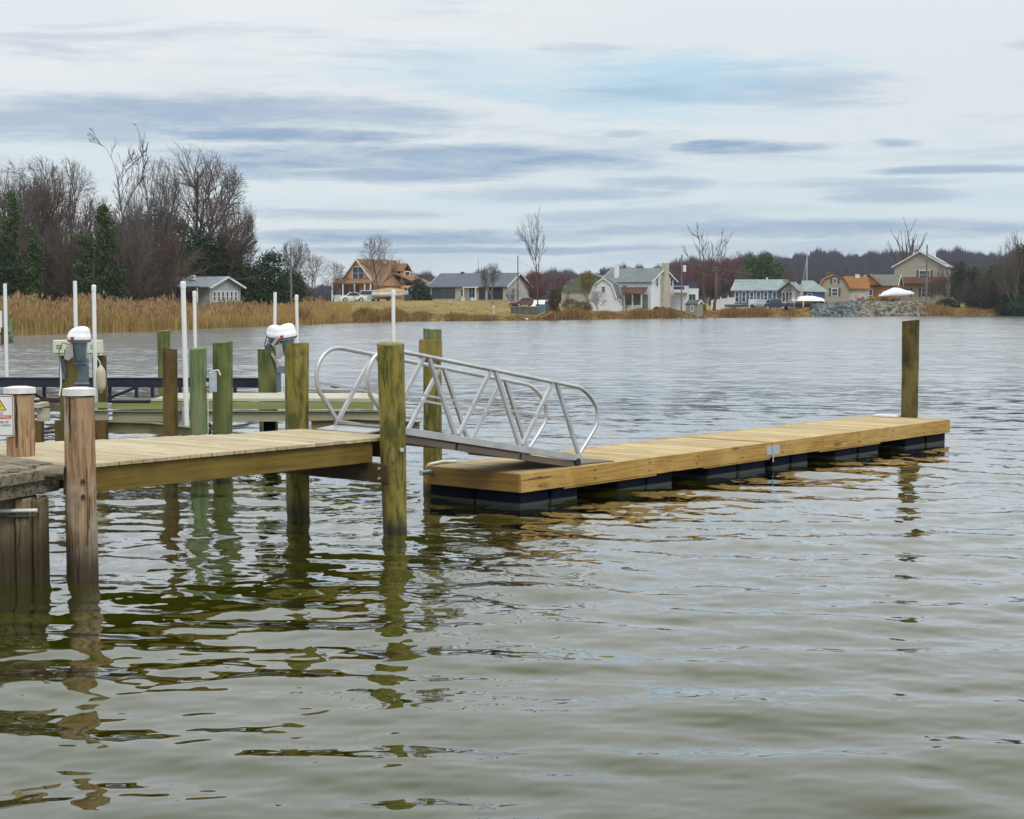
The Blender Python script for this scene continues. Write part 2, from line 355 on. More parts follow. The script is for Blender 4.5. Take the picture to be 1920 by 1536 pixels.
fl = q.n('ShaderNodeVectorMath', operation='MULTIPLY'); t.links.new(tot, fl.inputs[0]); fl.inputs[1].default_value = (1, 1, 0)
nm = q.n('ShaderNodeVectorMath', operation='NORMALIZE'); t.links.new(vadd(geo.outputs['Normal'], fl.outputs[0]), nm.inputs[0])
t.links.new(nm.outputs[0], gl_.inputs['Normal'])
# reflectance raised above Fresnel towards grazing, to brighten the reflected sky
dt = q.n('ShaderNodeVectorMath', operation='DOT_PRODUCT'); t.links.new(nm.outputs[0], dt.inputs[0]); t.links.new(geo.outputs['Incoming'], dt.inputs[1])
fz = q.m('POWER', q.m('SUBTRACT', 1.0, q.m('MAXIMUM', dt.outputs['Value'], 0.0)), 5.2)
q.put(mx_.inputs[0], q.m('MINIMUM', q.m('MULTIPLY_ADD', fz, 1.78, .012), .97))
q.put(gl_.inputs['Roughness'], q.m('MULTIPLY_ADD', far_w, .16, .012))
rw = np.random.default_rng(11)
r0 = 4.5; radii = [r0]
while radii[-1] < 60: radii.append(radii[-1] + max(.012, radii[-1] ** 2 / 6200))
radii = np.array(radii + list(np.geomspace(62, 4000, 60)))
angs = np.concatenate([np.linspace(-75, -25, 14)[:-1], np.linspace(-25, -20, 10)[:-1], np.linspace(-20, 20, 760), np.linspace(20, 25, 10)[1:], np.linspace(25, 75, 14)[1:]])
RR, AA = np.meshgrid(radii, np.radians(angs), indexing='ij')
WX = RR * np.tan(AA); WY = RR.copy(); WZ = np.zeros_like(WX)
spr = np.gradient(radii)[:, None]; spa = RR * R(40 / 760)
calm = .85 + .15 / (1 + np.exp(-(WY + .35 * WX - 10.5) / 2.2))         # less wind close to the camera
for i in range(150):
    L = .13 * (1.2 / .13) ** rw.random() if i < 110 else .45 + 1.3 * rw.random()
    k = 2 * math.pi / L
    th = rw.normal(math.pi * .45, .55)
    slope = (.0085 if L > .35 else .0105)
    a = slope / k * (2.0 if i >= 110 else (.85 if L < .4 else 1.15))
    need = np.maximum(spr * abs(math.sin(th)), spa * abs(math.cos(th)))
    fade = np.clip((L / 4.5 - need) / (L / 4.5) * 2.0, 0, 1)
    ph = rw.random() * 6.283
    env = .55 + .45 * np.sin(WX * rw.normal(0, .5) + WY * rw.normal(0, .45) + rw.random() * 6)
    WZ += a * fade * env * np.sin(k * (WX * math.cos(th) + WY * math.sin(th)) + ph + .9 * np.sin(WX * .7 * rw.normal() + WY * .5 * rw.normal()))
WZ *= calm
na, nb = WX.shape; idx = np.arange(na * nb).reshape(na, nb)
quads = np.stack([idx[:-1, :-1], idx[:-1, 1:], idx[1:, 1:], idx[1:, :-1]], -1).reshape(-1, 4)
wo_ = npmesh('water', np.stack([WX, WY, WZ], -1), quads, wm, k=4); struct(wo_)
wo_.data.polygons.foreach_set('use_smooth', [True] * len(wo_.data.polygons))

# ------------------------------------------------------------------ docks: frames
ZD = 1.06
FB = Pz(716, 819.7, ZD); FANG = R(50.2)
def fw(x, y, z=0.0):
    c, s = math.cos(FANG), math.sin(FANG); return Vector((FB.x + x * c - y * s, FB.y + x * s + y * c, z))
FL = Pz(977, 890, .42); LANG = R(50.08)
def lw(x, y, z=0.0):
    c, s = math.cos(LANG), math.sin(LANG); return Vector((FL.x + x * c - y * s, FL.y + x * s + y * c, z))

# fixed dock
fx = thing('fixed_dock', 'tan planked fixed dock on brown beams leading from the left edge to the gangway', 'dock', (FB.x, FB.y, 0), FANG)
WD = 1.62
b = MB(); x = -4.2; rr = random.Random(5)
while x < .26:
    y1_ = float(np.interp(x, [-3.6, -3.0, -2.2, -1.4, -.8], [2.55, 2.45, 2.15, 1.92, WD]))
    b.box(x, x + .135, -.02 + rr.uniform(-.006, .006), y1_ + rr.uniform(-.008, .008), ZD - .038, ZD + rr.uniform(-.002, .001)); x += .144
x = -6.4
while x < -4.25:
    b.box(x, x + .138, 1.32, 2.6, ZD - .038, ZD + rr.uniform(-.002, .001)); x += .144
b.build('decking', deck_fix, fx, .003)
for y0 in (.03, WD - .09):
    b = MB(); b.box(-4.2, -.12, y0, y0 + .05, ZD - .28, ZD - .041); b.build('stringer', beam_ol, fx, .004)
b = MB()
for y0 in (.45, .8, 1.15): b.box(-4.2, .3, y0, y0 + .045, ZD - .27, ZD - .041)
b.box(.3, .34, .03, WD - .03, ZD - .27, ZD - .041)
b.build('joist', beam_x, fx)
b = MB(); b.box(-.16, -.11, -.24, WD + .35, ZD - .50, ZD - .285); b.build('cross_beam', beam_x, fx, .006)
for z in (ZD - .34, ZD - .45):
    b = MB(); b.cyl((-.18, -.12, z), (-.16, -.12, z), .016, None, 8); b.build('bolt', galv, fx)
b = MB(); b.box(-3.78, -3.66, .35, .47, -.6, ZD - .28); b.build('support_post', beam_ol, fx)

def pile(name, label, p, top, r, m, cat='piling', r2=None, lean=(0, 0), n=28, seed=1, rough_top=.018, group=None, z0=-1.2, cracks=0):
    t_ = thing(name, label, cat, (p.x, p.y, 0), 0, group); rg = np.random.default_rng(seed)
    rings = []; zs = list(np.linspace(z0, top, 22)); r2 = r2 or r * .97
    ph = rg.random(4) * 6.28
    for z in zs:
        f = (z - z0) / (top - z0); rad = r + (r2 - r) * f
        rings.append([(lean[0] * z + (rad + .006 * math.sin(3 * a + ph[0] + z * .8) + .004 * math.sin(7 * a + ph[1] + z * 2) + rg.normal(0, .0016)) * math.cos(a),
                       lean[1] * z + (rad + .006 * math.sin(3 * a + ph[0] + z * .8) + .004 * math.sin(7 * a + ph[1] + z * 2) + rg.normal(0, .0016)) * math.sin(a),
                       z if z < top else top + rough_top * math.sin(a + ph[2])) for a in [2 * math.pi * j / n for j in range(n)]])
    b = MB(); b.loft(rings); b.build('shaft', m, t_)
    if cracks:
        b = MB()
        for a0, za, zb, wd in cracks:
            rings = []
            for k in range(9):
                z = za + (zb - za) * k / 8; f = (z - z0) / (top - z0); rad = r + (r2 - r) * f + .0085
                a = a0 + .02 * math.sin(k * 1.7 + a0); wq = wd * math.sin(math.pi * (k + .35) / 9) / rad / 2
                rings.append([(lean[0] * z + rr_ * math.cos(a + s), lean[1] * z + rr_ * math.sin(a + s), z) for rr_, s in ((rad, -wq), (rad, wq), (rad - .02, wq), (rad - .02, -wq))])
            b.loft(rings, True, False)
        b.build('check_crack', crack_m, t_)
    return t_
FR = -math.pi / 2     # side of a pile that faces the camera
pA = fw(-4.18, -.17); zA = Z_at(741, pA.y)
t_ = pile('capped_piling', 'tall bleached brown piling with a white cap and two rusty bolts beside the dock edge', pA, zA, .148, pile_old, r2=.138, seed=2,
          cracks=[(FR - .42, 1.3, zA - .01, .007)])
b = MB(); b.cyl((0, 0, zA), (0, 0, zA + .062), .155, .150, 28); b.cyl((0, 0, zA + .062), (0, 0, zA + .075), .150, .07, 28); b.build('cap', capw, t_)
for py in (904, 933):
    z = Z_at(py, pA.y - .15); b = MB(); c = Vector((.055, -.132, z)); b.cyl(c, c + Vector((.006, -.022, 0)), .022, .020, 10); b.cyl(c + Vector((.006, -.022, 0)), c + Vector((.008, -.030, 0)), .010, .009, 6); b.build('bolt', bolt_m, t_)
pB = Pz(39, 855, ZD); pB = Vector((pB.x, pB.y, 0)); zB = Z_at(737, pB.y)
t_ = pile('capped_piling', 'short split orange brown piling with a white cap, carrying the warning sign', pB, zB, .140, pile_old, r2=.135, seed=3, z0=-1.0,
          cracks=[(FR + .05, 1.15, zB - .005, .016)])
b = MB(); b.cyl((0, 0, zB), (0, 0, zB + .055), .158, .154, 28); b.cyl((0, 0, zB + .055), (0, 0, zB + .068), .154, .08, 28); b.build('cap', capw, t_)
pD = fw(.02, -.20); pD.x = X_at(739.5, pD.y); zD_ = Z_at(644, pD.y)
t_ = pile('dock_piling', 'thick mossy olive piling in front of the gangway at the dock corner', pD, zD_, .128, pile_new, r2=.152, seed=4, lean=(-.024, 0))
for z, xx in ((Z_at(842, pD.y), .085),):
    b = MB(); b.cyl((xx, -.13, z), (xx + .006, -.155, z), .026, .022, 12); b.build('bolt', galv, t_)
pC = fw(.37, 1.80); pile('dock_piling', 'olive piling on the far side of the fixed dock left of the gangway', pC, Z_at(645, pC.y), .135, pile_new, r2=.145, seed=6)
pE = lw(.38, 1.86); zE = Z_at(636, pE.y)
t_ = pile('dock_piling', 'olive piling with a green tip and a square collar behind the gangway', pE, Z_at(618, pE.y), .135, pile_new, r2=.118, seed=7)
b = MB(); b.box(-.175, .125, -.16, .14, Z_at(672, pE.y), zE); b.build('collar', mat('collar_timber', (.26, .20, .05), (.17, .13, .035), rough=.75, sc3=(12, 12, 4), bump=.3), t_, .008)
b = MB(); b.cyl((0, 0, zE + .01), (0, 0, Z_at(617.5, pE.y)), .124, .122, 24); b.build('green_tip', pile_tur, t_)
pF = lw(12.62, .92); pile('dock_piling', 'lone dark olive piling at the far end of the floating dock', pF, Z_at(601, pF.y), .150, pile_dk, r2=.158, seed=8)
for k_, (px, top, wy, r, mt, lb, ln_) in enumerate([
        (307, 620, 32.5, .12, pile_grn, 'green piling farthest back behind the brown one, left of the tall white pole', (.004, 0)),
        (318, 653, 23.0, .098, pile_brn, 'thin rusty brown piling between the green pilings', (0, 0)),
        (371, 653, 22.9, .112, pile_tur, 'copper green piling, left one of the close pair behind the dock', (.004, 0)),
        (415, 641, 23.3, .135, pile_grn, 'yellow green piling, right one of the close pair, with a blue grey box', (.010, 0)),
        (503, 656, 29.0, .16, pile_grn, 'dark green piling wearing a blue grey bracket beside the twin outboard motors', (-.012, 0))]):
    p = Vector((X_at(px, wy), wy, 0)); pile('lift_piling', lb, p, Z_at(top, wy), r, mt, seed=20 + k_, lean=ln_, r2=r * 1.05)

# warning sign on the short piling
sg = thing('warning_sign', 'white no swimming warning sign with a yellow electric triangle on the left piling', 'sign', (pB.x - .148, pB.y - .165, 0), R(8))
zt, zb_ = Z_at(741, pB.y - .15), Z_at(819, pB.y - .15); sw = .135
def rrect(w_, z0, z1, r, n=5):
    P_ = []
    for cx, cz, a0 in ((w_ - r, z1 - r, 0), (-w_ + r, z1 - r, 90), (-w_ + r, z0 + r, 180), (w_ - r, z0 + r, 270)):
        for k in range(n + 1):
            a = R(a0 + 90 * k / n); P_.append((cx + r * math.cos(a), cz + r * math.sin(a)))
    return P_
b = MB(); b.prism(rrect(sw, zb_, zt, .03), 0, .004); b.build('plate', mat('sign_white', (.80, .80, .80), rough=.4), sg)
b = MB(); o1 = rrect(sw - .008, zb_ + .008, zt - .008, .024); o2 = rrect(sw - .015, zb_ + .015, zt - .015, .02); n_ = len(o1)
b.add([(x, -.001, z) for x, z in o1] + [(x, -.001, z) for x, z in o2], [(i, (i + 1) % n_, n_ + (i + 1) % n_, n_ + i) for i in range(n_)]); b.build('border', dk_grey, sg)
cx, tz = .0, zt - .035
b = MB(); b.add([(cx - .066, -.002, tz - .115), (cx + .066, -.002, tz - .115), (cx, -.002, tz)], [(0, 1, 2)]); b.build('warning_triangle', mat('black_ink', (.02, .02, .02)), sg)
b = MB(); b.add([(cx - .054, -.003, tz - .108), (cx + .054, -.003, tz - .108), (cx, -.003, tz - .017)], [(0, 1, 2)]); tri = b.build('triangle_field', mat('sign_yellow', (.80, .62, .02), rough=.5), sg)
b = MB(); b.add([(cx + .006, -.004, tz - .04), (cx - .012, -.004, tz - .078), (cx - .001, -.004, tz - .075), (cx - .008, -.004, tz - .102), (cx + .014, -.004, tz - .066), (cx + .002, -.004, tz - .068)], [(0, 1, 2, 3, 4, 5)]); b.build('lightning_bolt', MATS['black_ink'], sg)
def text(s, x, y, z, size, m, parent, name, rx=90):
    cu = bpy.data.curves.new(name, 'FONT'); cu.body = s; cu.size = size; cu.align_x = 'CENTER'; cu.align_y = 'CENTER'; cu.extrude = 0.0004
    o = bpy.data.objects.new(name, cu); C.objects.link(o)
    dg = bpy.context.evaluated_depsgraph_get(); me = bpy.data.meshes.new_from_object(o.evaluated_get(dg)); bpy.data.objects.remove(o); 
    o = bpy.data.objects.new(name, me); me.materials.append(m); C.objects.link(o); o.parent = parent; o.location = (x, y, z); o.rotation_euler = (R(rx), 0, 0)
    return o
text('NO', 0, -.003, tz - .145, .042, MATS['red_decal'], sg, 'lettering')
b = MB(); b.add([(-.108, -.002, tz - .198), (.108, -.002, tz - .198), (.108, -.002, tz - .163), (-.108, -.002, tz - .163)], [(0, 1, 2, 3)]); b.build('red_band', mat('sign_red', (.62, .10, .10)), sg)
text('SWIMMING', 0, -.004, tz - .181, .036, MATS['sign_white'], sg, 'lettering')
text('DANGER OF', 0, -.003, tz - .232, .030, MATS['black_ink'], sg, 'lettering')
text('ELECTRIC SHOCK', 0, -.003, tz - .264, .026, MATS['black_ink'], sg, 'lettering')

# old weathered dock at the left edge
od = thing('weathered_dock', 'grey weathered old dock end with split planks at the left edge', 'dock', (0, 0, 0), 0)
zt_ = 1.05
f0, f1 = Vector((-5.10, 13.0, 0)), Vector((-4.37, 15.02, 0)); fdv_ = (f1 - f0)
def pt(f, z, off=0.0):
    n_ = Vector((fdv_.y, -fdv_.x, 0)).normalized(); c = f0 + fdv_ * f + n_ * off; return (c.x, c.y, z)
b = MB(); b.beam(pt(-.3, zt_ - .05), pt(.985, zt_ - .05), .14, .105); b.build('edge_beam', old_wood, od, .010)
b = MB(); b.beam(pt(-.3, zt_ - .17, -.03), pt(1.12, zt_ - .165, -.03), .10, .13); b.build('fascia', old_wood, od, .01)
b = MB(); rq = random.Random(3)
p_a, p_b = Vector((-5.05, 15.98, 0)), Vector((-4.235, 15.10, 0)); ud = (p_b - p_a).normalized(); vd = Vector((ud.y, -ud.x, 0))
for k in range(22):
    o_p = p_b + vd * (.075 + k * .15)
    # end of the plank where it meets the edge beam
    den = ud.x - .3614 * ud.y; tq = -((o_p.x + 5.10) - .3614 * (o_p.y - 13.0)) / den; tq = min(tq, .55) - rq.uniform(.0, .05)
    if tq < -3: break
    e1 = o_p + ud * tq; e0 = o_p - ud * 3.5; zq = zt_ + .02 + rq.uniform(-.006, .006); b.beam((e0.x, e0.y, zq), (e1.x, e1.y, zq), .140, .038)
b.build('planks', old_wood, od, .005)
b = MB(); b.tube([(-4.40, 15.00, zt_ - .035), (-4.28, 15.0, zt_ - .03), (-4.155, 15.02, zt_ - .04)], .062, 12, True, .070); b.build('log_end', old_wood, od)
b = MB()
for xa, xb, ya, zq in ((-5.6, -4.82, 14.75, .80), (-4.812, -4.545, 14.78, .80), (-4.538, -4.415, 14.75, .80), (-4.41, -4.335, 14.84, .78)): b.box(xa, xb, ya, ya + .3, -1.2, zq)
b.build('timber_wall', pile_wide, od, .015)
b = MB(); zz = Z_at(961, 14.72); b.tube([(-5.8, 14.72, zz - .005), (-4.9, 14.72, zz), (-4.33, 14.74, zz + .008)], .018, 10); b.build('conduit', pvc, od)
b = MB(); b.tube([(-5.8, 14.72, zz - .07), (-4.9, 14.72, zz - .055), (-4.34, 14.74, zz - .045)], .013, 8); b.tube([(-4.72, 14.72, zz + .02), (-4.66, 14.71, zz + .12), (-4.63, 14.72, zz + .16)], .005, 6); b.build('cable', dk_grey, od)

# floating dock in two sections
fd = thing('floating_dock', 'long low floating dock of new tan planks in two sections on black floats', 'dock', (FL.x, FL.y, 0), LANG)
WF = 1.66; ZT = .42
rr = random.Random(9)
for xs, xe in ((0.0, 6.08), (6.12, 12.42)):
    b = MB(); x = xs + .045
    while x < xe - .1:
        b.box(x, min(x + .135, xe - .045), .045, WF - .045, ZT - .036, ZT + rr.uniform(-.002, .001)); x += .144
    b.build('decking', deck_new, fd, .003)
    for y0 in (0, WF - .042):
        b = MB(); b.box(xs, xe, y0, y0 + .042, ZT - .235, ZT + .002); b.build('side_skirt', skirt_new, fd, .004)
    for x0 in (xs, xe - .042):
        b = MB(); b.box(x0, x0 + .042, .0425, WF - .0425, ZT - .235, ZT + .0015); b.build('end_skirt', skirt_end, fd, .004)
    b = MB(); x = xs + .5
    while x < xe - .2: b.box(x, x + .04, .043, WF - .043, ZT - .22, ZT - .037); x += .6
    b.build('joist', beam_x, fd)
for xa, xb in ((.05, 1.23), (2.14, 3.44), (4.38, 5.98), (6.2, 7.29), (8.21, 9.71), (10.72, 12.33)):
    b = MB()
    for ya, yb in ((.05, WF / 2 - .02), (WF / 2 + .02, WF - .05)):
        m_ = (xa + xb) / 2
        for u0, u1 in ((xa, m_ - .045), (m_ + .045, xb)): b.box(u0, u1, ya, yb, -.22, ZT - .238)
        b.box(m_ - .045, m_ + .045, ya + .035, yb - .035, -.2, ZT - .25)
    b.build('float_drum', black_pl, fd, .02)
b = MB(); b.box(5.93, 6.085, -.008, -.001, ZT - .19, ZT - .055); b.box(6.115, 6.31, -.008, -.001, ZT - .19, ZT - .055); b.cyl((6.1, -.012, ZT - .22), (6.1, -.012, ZT - .04), .014, None, 10)
for xx in (5.96, 6.03, 6.17, 6.27):
    for z in (ZT - .08, ZT - .165): b.cyl((xx, -.016, z), (xx, -.008, z), .009, None, 6)
b.build('hinge', galv, fd)
b = MB(); b.cyl((6.1, -.016, ZT - .30), (6.1, -.016, ZT - .20), .008, None, 6); b.build('hinge_pin', white_p, fd)
ks = random.Random(2)
for xx in np.arange(.35, 12.3, 1.22):
    for z in (ZT - .06, ZT - .17):
        b = MB(); b.cyl((xx + ks.uniform(-.05, .05), -.006, z), (xx, .001, z), .010, None, 6); b.build('bolt', rust_b, fd)
for xs_, xe_ in ((.9, 3.0), (4.2, 6.05), (7.6, 9.7)):
    b = MB(); b.box(xs_, xe_, .012, .040, ZT - .262, ZT - .2355); b.build('lower_batten', skirt_new, fd, .003)
b = MB(); b.box(12.20, 12.40, 1.02, 1.45, ZT + .003, ZT + .045); b.build('pile_bracket', white_p, fd, .01)
b = MB(); b.cyl((-.20, WF - .12, ZT - .07), (.0, WF - .12, ZT - .07), .035, None, 12); b.build('pile_guide_pipe', galv, fd)
b = MB(); b.box(.1, .5, WF + .0, WF + .05, ZT - .03, ZT + .02); b.tube([(.05, WF - .03, ZT + .02), (.35, WF, ZT + .035), (.62, WF - .01, ZT + .015)], .02, 8); b.build('rubbing_strip', white_p, fd)

# gangway
ga = fw(.54, .415); gl = fw(3.92, .14); GL = (gl - ga).length; gang = math.atan2(gl.y - ga.y, gl.x - ga.x)
gw = thing('gangway', 'aluminium gangway with looped tubular handrails sloping down from the fixed dock to the floating dock', 'gangway', (ga.x, ga.y, 0), gang)
ZU, ZL = 1.115, .53; GW = 1.0
def gz(x): return ZU + (ZL - ZU) * x / GL
def gp(x, y, h=0.0): return Vector((x, y, gz(x) + h))
b = MB(); b.beam(gp(-.02, .03, -.01), gp(GL + .02, .03, -.01), .05, .088); b.build('side_channel', alum, gw, .005)
b = MB(); b.beam(gp(-.02, GW - .03, -.01), gp(GL + .02, GW - .03, -.01), .05, .115); b.build('side_channel', alum, gw, .005)
b = MB(); b.beam(gp(0, GW / 2, .01), gp(GL, GW / 2, .01), GW - .11, .03); b.build('tread_plate', alum_d, gw)
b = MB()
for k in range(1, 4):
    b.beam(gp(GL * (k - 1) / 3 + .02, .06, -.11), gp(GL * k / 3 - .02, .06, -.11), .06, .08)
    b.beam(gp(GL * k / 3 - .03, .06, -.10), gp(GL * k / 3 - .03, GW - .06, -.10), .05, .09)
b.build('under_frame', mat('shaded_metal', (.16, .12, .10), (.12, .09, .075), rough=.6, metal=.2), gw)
HR = .93
def arc(cx, ch, r, a0, a1, n=8): return [(cx + r * math.cos(R(a0 + (a1 - a0) * k / n)), ch + r * math.sin(R(a0 + (a1 - a0) * k / n))) for k in range(n + 1)]
for y in (.03, GW - .03):
    pts = [(.02, .03), (-.13, .22)] + [(a, h) for a, h in arc(.10, .53, .40, 208, 90, 10)]
    end = [(GL - .06 + a, h) for a, h in [(-(p[0] - .10) - .02, p[1]) for p in arc(.10, .60, .33, 90, 196, 10)]]
    end = [(GL - .02 + .30 * math.sin(R(a)) - .14, .60 + .33 * math.cos(R(a))) for a in range(0, 121, 12)]
    pts = pts + [(a + .21 * min(1, (1.0 - h) * 2.2 + .35), h) for a, h in end] + [(GL + .17, .26), (GL - .02, .03)]
    P3 = [Vector((a, y, gz(a) + h)) for a, h in pts]
    b = MB(); b.tube(P3, .027, 12); b.build('handrail', alum, gw)
    b = MB()
    for k in range(3):
        xb0, xb1 = GL * k / 3 + (.03 if k == 0 else .03), GL * (k + 1) / 3 - .03; xt = GL * (k + .56) / 3
        b.beam(gp(xb0, y, .04), gp(xt - .045, y, HR - .02), .045, .045, (0, 1, 0))
        b.beam(gp(xb1, y, .04), gp(xt + .045, y, HR - .02), .045, .045, (0, 1, 0))
    b.build('truss_strut', alum, gw, .003)
    b = MB(); b.beam(gp(-.26, y, .46), gp(GL + .10, y, .46), .018, .028); b.build('mid_rail', alum, gw)
b = MB(); b.add([tuple(gp(-.30, .06, .0) + Vector((0, 0, -.10))), tuple(gp(-.30, GW - .02, 0) + Vector((0, 0, -.10))), tuple(gp(.05, GW - .02, .0)), tuple(gp(.05, .06, .0)),
               tuple(gp(-.30, .06, .0) + Vector((0, 0, -.112))), tuple(gp(-.30, GW - .02, 0) + Vector((0, 0, -.112))), tuple(gp(.05, GW - .02, -.02)), tuple(gp(.05, .06, -.02))],
               [(0, 1, 2, 3), (7, 6, 5, 4), (0, 4, 5, 1), (1, 5, 6, 2), (2, 6, 7, 3), (3, 7, 4, 0)])
b.build('hinge_plate', alum, gw)
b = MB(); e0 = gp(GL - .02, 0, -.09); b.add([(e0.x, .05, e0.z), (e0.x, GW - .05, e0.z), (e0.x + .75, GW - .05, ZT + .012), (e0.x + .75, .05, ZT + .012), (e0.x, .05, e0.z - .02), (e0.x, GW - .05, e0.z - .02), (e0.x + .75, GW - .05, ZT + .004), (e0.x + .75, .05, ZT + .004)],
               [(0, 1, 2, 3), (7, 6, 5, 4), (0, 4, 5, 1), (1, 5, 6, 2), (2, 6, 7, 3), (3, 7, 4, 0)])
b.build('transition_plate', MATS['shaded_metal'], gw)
for y in (-.0, GW - .06):
    b = MB(); b.cyl((GL - .06, y, ZT + .052), (GL - .06, y + .06, ZT + .052), .05, None, 16); b.build('roller_wheel', tyre, gw)

# ------------------------------------------------------------------ boat lift behind the docks
def W(px, py, d): return Py(px, py, d)
def zz_(py, d): return Z_at(py, d)
lw_ = thing('lift_walkway', 'low timber walkway with a mossy green edge board and beige beams behind the green pilings', 'walkway', (X_at(400, 26.3), 26.3, 0), 0)
ox = X_at(400, 26.3)
def LX(px, d=26.3): return X_at(px, d) - ox
b = MB(); x = LX(285)
while x < LX(716): b.box(x, x + .13, .0, 1.75, zz_(748, 26.3) - .04, zz_(748, 26.3)); x += .136
b.build('decking', pale_wd, lw_)
b = MB(); b.box(LX(283), LX(716), -.03, .0, zz_(752, 26.3), zz_(747, 26.3) - .0); b.build('edge_trim', pale_wd, lw_)
b = MB(); b.box(LX(209), LX(700), -.02, .02, zz_(767.5, 26.3), zz_(753.5, 26.3)); b.build('edge_board', green_wd, lw_, .004)
b = MB(); b.box(LX(60, 25.2), LX(110), -1.1, -.6, zz_(765, 25.2), zz_(757, 25.2)); b.box(LX(60, 25.2), LX(120), -.9, -.85, zz_(790, 25.4), zz_(766, 25.4)); b.build('landing', pale_wd, lw_)
b = MB(); b.box(LX(160), LX(206), -.25, -.2, zz_(765, 26.05), zz_(755, 26.05)); b.build('edge_board', green_wd, lw_)
b = MB()
for x0, x1, ya in ((LX(150), LX(210), -.35), (LX(209), LX(716), -.06)):
    s_ = zz_(771, 26.2); e_ = zz_(791, 26.2)
    dz = .03 if x0 < LX(205) else 0
    b.box(x0, x1, ya, ya + .14, s_ - .012 + dz, s_ + dz); b.box(x0, x1, ya, ya + .14, e_ + dz, e_ + .012 + dz); b.box(x0, x1, ya + .055, ya + .075, e_ + .012 + dz, s_ - .012 + dz)
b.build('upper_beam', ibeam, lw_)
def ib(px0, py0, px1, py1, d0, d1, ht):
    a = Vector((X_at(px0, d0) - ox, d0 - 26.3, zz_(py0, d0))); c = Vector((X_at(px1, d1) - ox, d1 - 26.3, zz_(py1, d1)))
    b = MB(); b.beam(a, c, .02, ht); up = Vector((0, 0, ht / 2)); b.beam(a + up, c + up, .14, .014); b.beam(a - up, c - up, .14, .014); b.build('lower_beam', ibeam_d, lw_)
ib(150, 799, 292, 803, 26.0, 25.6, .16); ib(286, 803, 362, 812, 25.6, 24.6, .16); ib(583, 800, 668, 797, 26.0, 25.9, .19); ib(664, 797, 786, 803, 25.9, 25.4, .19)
for pa, pb, d in ((168, 195, 25.6), (493, 514, 26.6), (100, 108, 26.2), (60, 74, 27)):
    b = MB(); b.box(LX(pa, d), LX(pb, d), d - 26.3, d - 26.1, -1.0, zz_(789, d)); b.build('support_post', pile_brn if pa != 493 else black_pl, lw_)
b = MB(); b.box(LX(208), LX(282), -.02, .6, zz_(757, 26.3), zz_(750, 26.3)); b.build('dark_tray', steel_n, lw_, .01)
b = MB(); b.box(LX(336), LX(372), -.14, -.04, zz_(797, 26.2), zz_(793, 26.2)); b.box(LX(343), LX(352), -.14, -.06, zz_(792, 26.2), zz_(763, 26.2)); b.build('white_bracket', alum, lw_)
b = MB(); rc = random.Random(4)
for k in range(9): b.tube([(LX(388 + rc.uniform(-6, 6)), -.12, zz_(786, 26.2) - .04 * k * .6), (LX(391 + rc.uniform(-7, 7)), -.16, zz_(790, 26.2) - .04 * k * .6)], .03, 6)
b.build('rope_coil', rust, lw_)

fr = thing('steel_lift_frame', 'dark navy steel lift frame with a long top beam, uprights and diagonal braces', 'boat lift', (X_at(240, 30), 30, 0), 0)
ox2 = X_at(240, 30)
def S(px, py, d=30.0): return Vector((X_at(px, d) - ox2, d - 30, Z_at(py, d)))
b = MB(); a, c = S(-40, 717, 29.6), S(490, 718, 30.4); b.beam(a, c, .16, .165); b.beam(a + Vector((0, 0, .085)), c + Vector((0, 0, .085)), .2, .02); b.build('top_beam', steel_n, fr)
for px in (20, 82, 205, 255, 285, 337, 440):
    b = MB(); b.beam(S(px, 724), S(px, 754), .06, .06, (0, 1, 0)); b.build('upright', steel_n, fr)
for u in ((64, 738, 86, 753), (200, 748, 256, 726), (388, 735, 398, 748)):
    b = MB(); b.beam(S(u[0], u[1]), S(u[2], u[3]), .05, .055, (0, 1, 0)); b.build('brace', steel_n, fr)
b = MB(); b.beam(S(60, 753), S(300, 753), .1, .045); b.build('lower_beam', steel_n, fr)
b = MB(); b.beam(S(76, 749, 29.7), S(110, 749, 29.7), .05, .06); b.build('rusty_chain', rust, fr)

bk = thing('lift_bunk', 'dark lift bunk with a pale top board and black end caps behind the gangway loop', 'boat lift', (X_at(640, 28.5), 28.5, 0), 0)
ox3 = X_at(640, 28.5)
def B3(px, py, d=28.5): return Vector((X_at(px, d) - ox3, d - 28.5, Z_at(py, d)))
b = MB(); b.beam(B3(575, 741), B3(690, 741), .12, .10); b.build('dark_beam', steel_n, bk)
b = MB(); b.beam(B3(575, 731, 28.7), B3(692, 734, 28.3), .22, .045); b.build('top_board', alum_d, bk)
b = MB(); b.ell(B3(630, 725, 28.9), (.10, .06, .025)); b.build('end_cap', dk_grey, bk)
b = MB(); b.ell(B3(685, 731, 28.2), (.08, .06, .03)); b.build('end_cap', dk_grey, bk)
bt = thing('plank_stack', 'low pale boards lying on the walkway below the twin motors', 'boards', (X_at(500, 27.6), 27.6, 0), R(-3))
b = MB(); zb0 = Z_at(741, 27.6) ; b.box(X_at(430, 27.6) - X_at(500, 27.6), X_at(548, 27.6) - X_at(500, 27.6), -.1, .5, zb0 - .05, zb0 + .0); b.build('top_board', pale_wd, bt, .004)
b = MB(); b.box(X_at(432, 27.6) - X_at(500, 27.6), X_at(546, 27.6) - X_at(500, 27.6), -.08, .48, zb0 - .10, zb0 - .052); b.build('bottom_board', rust, bt)

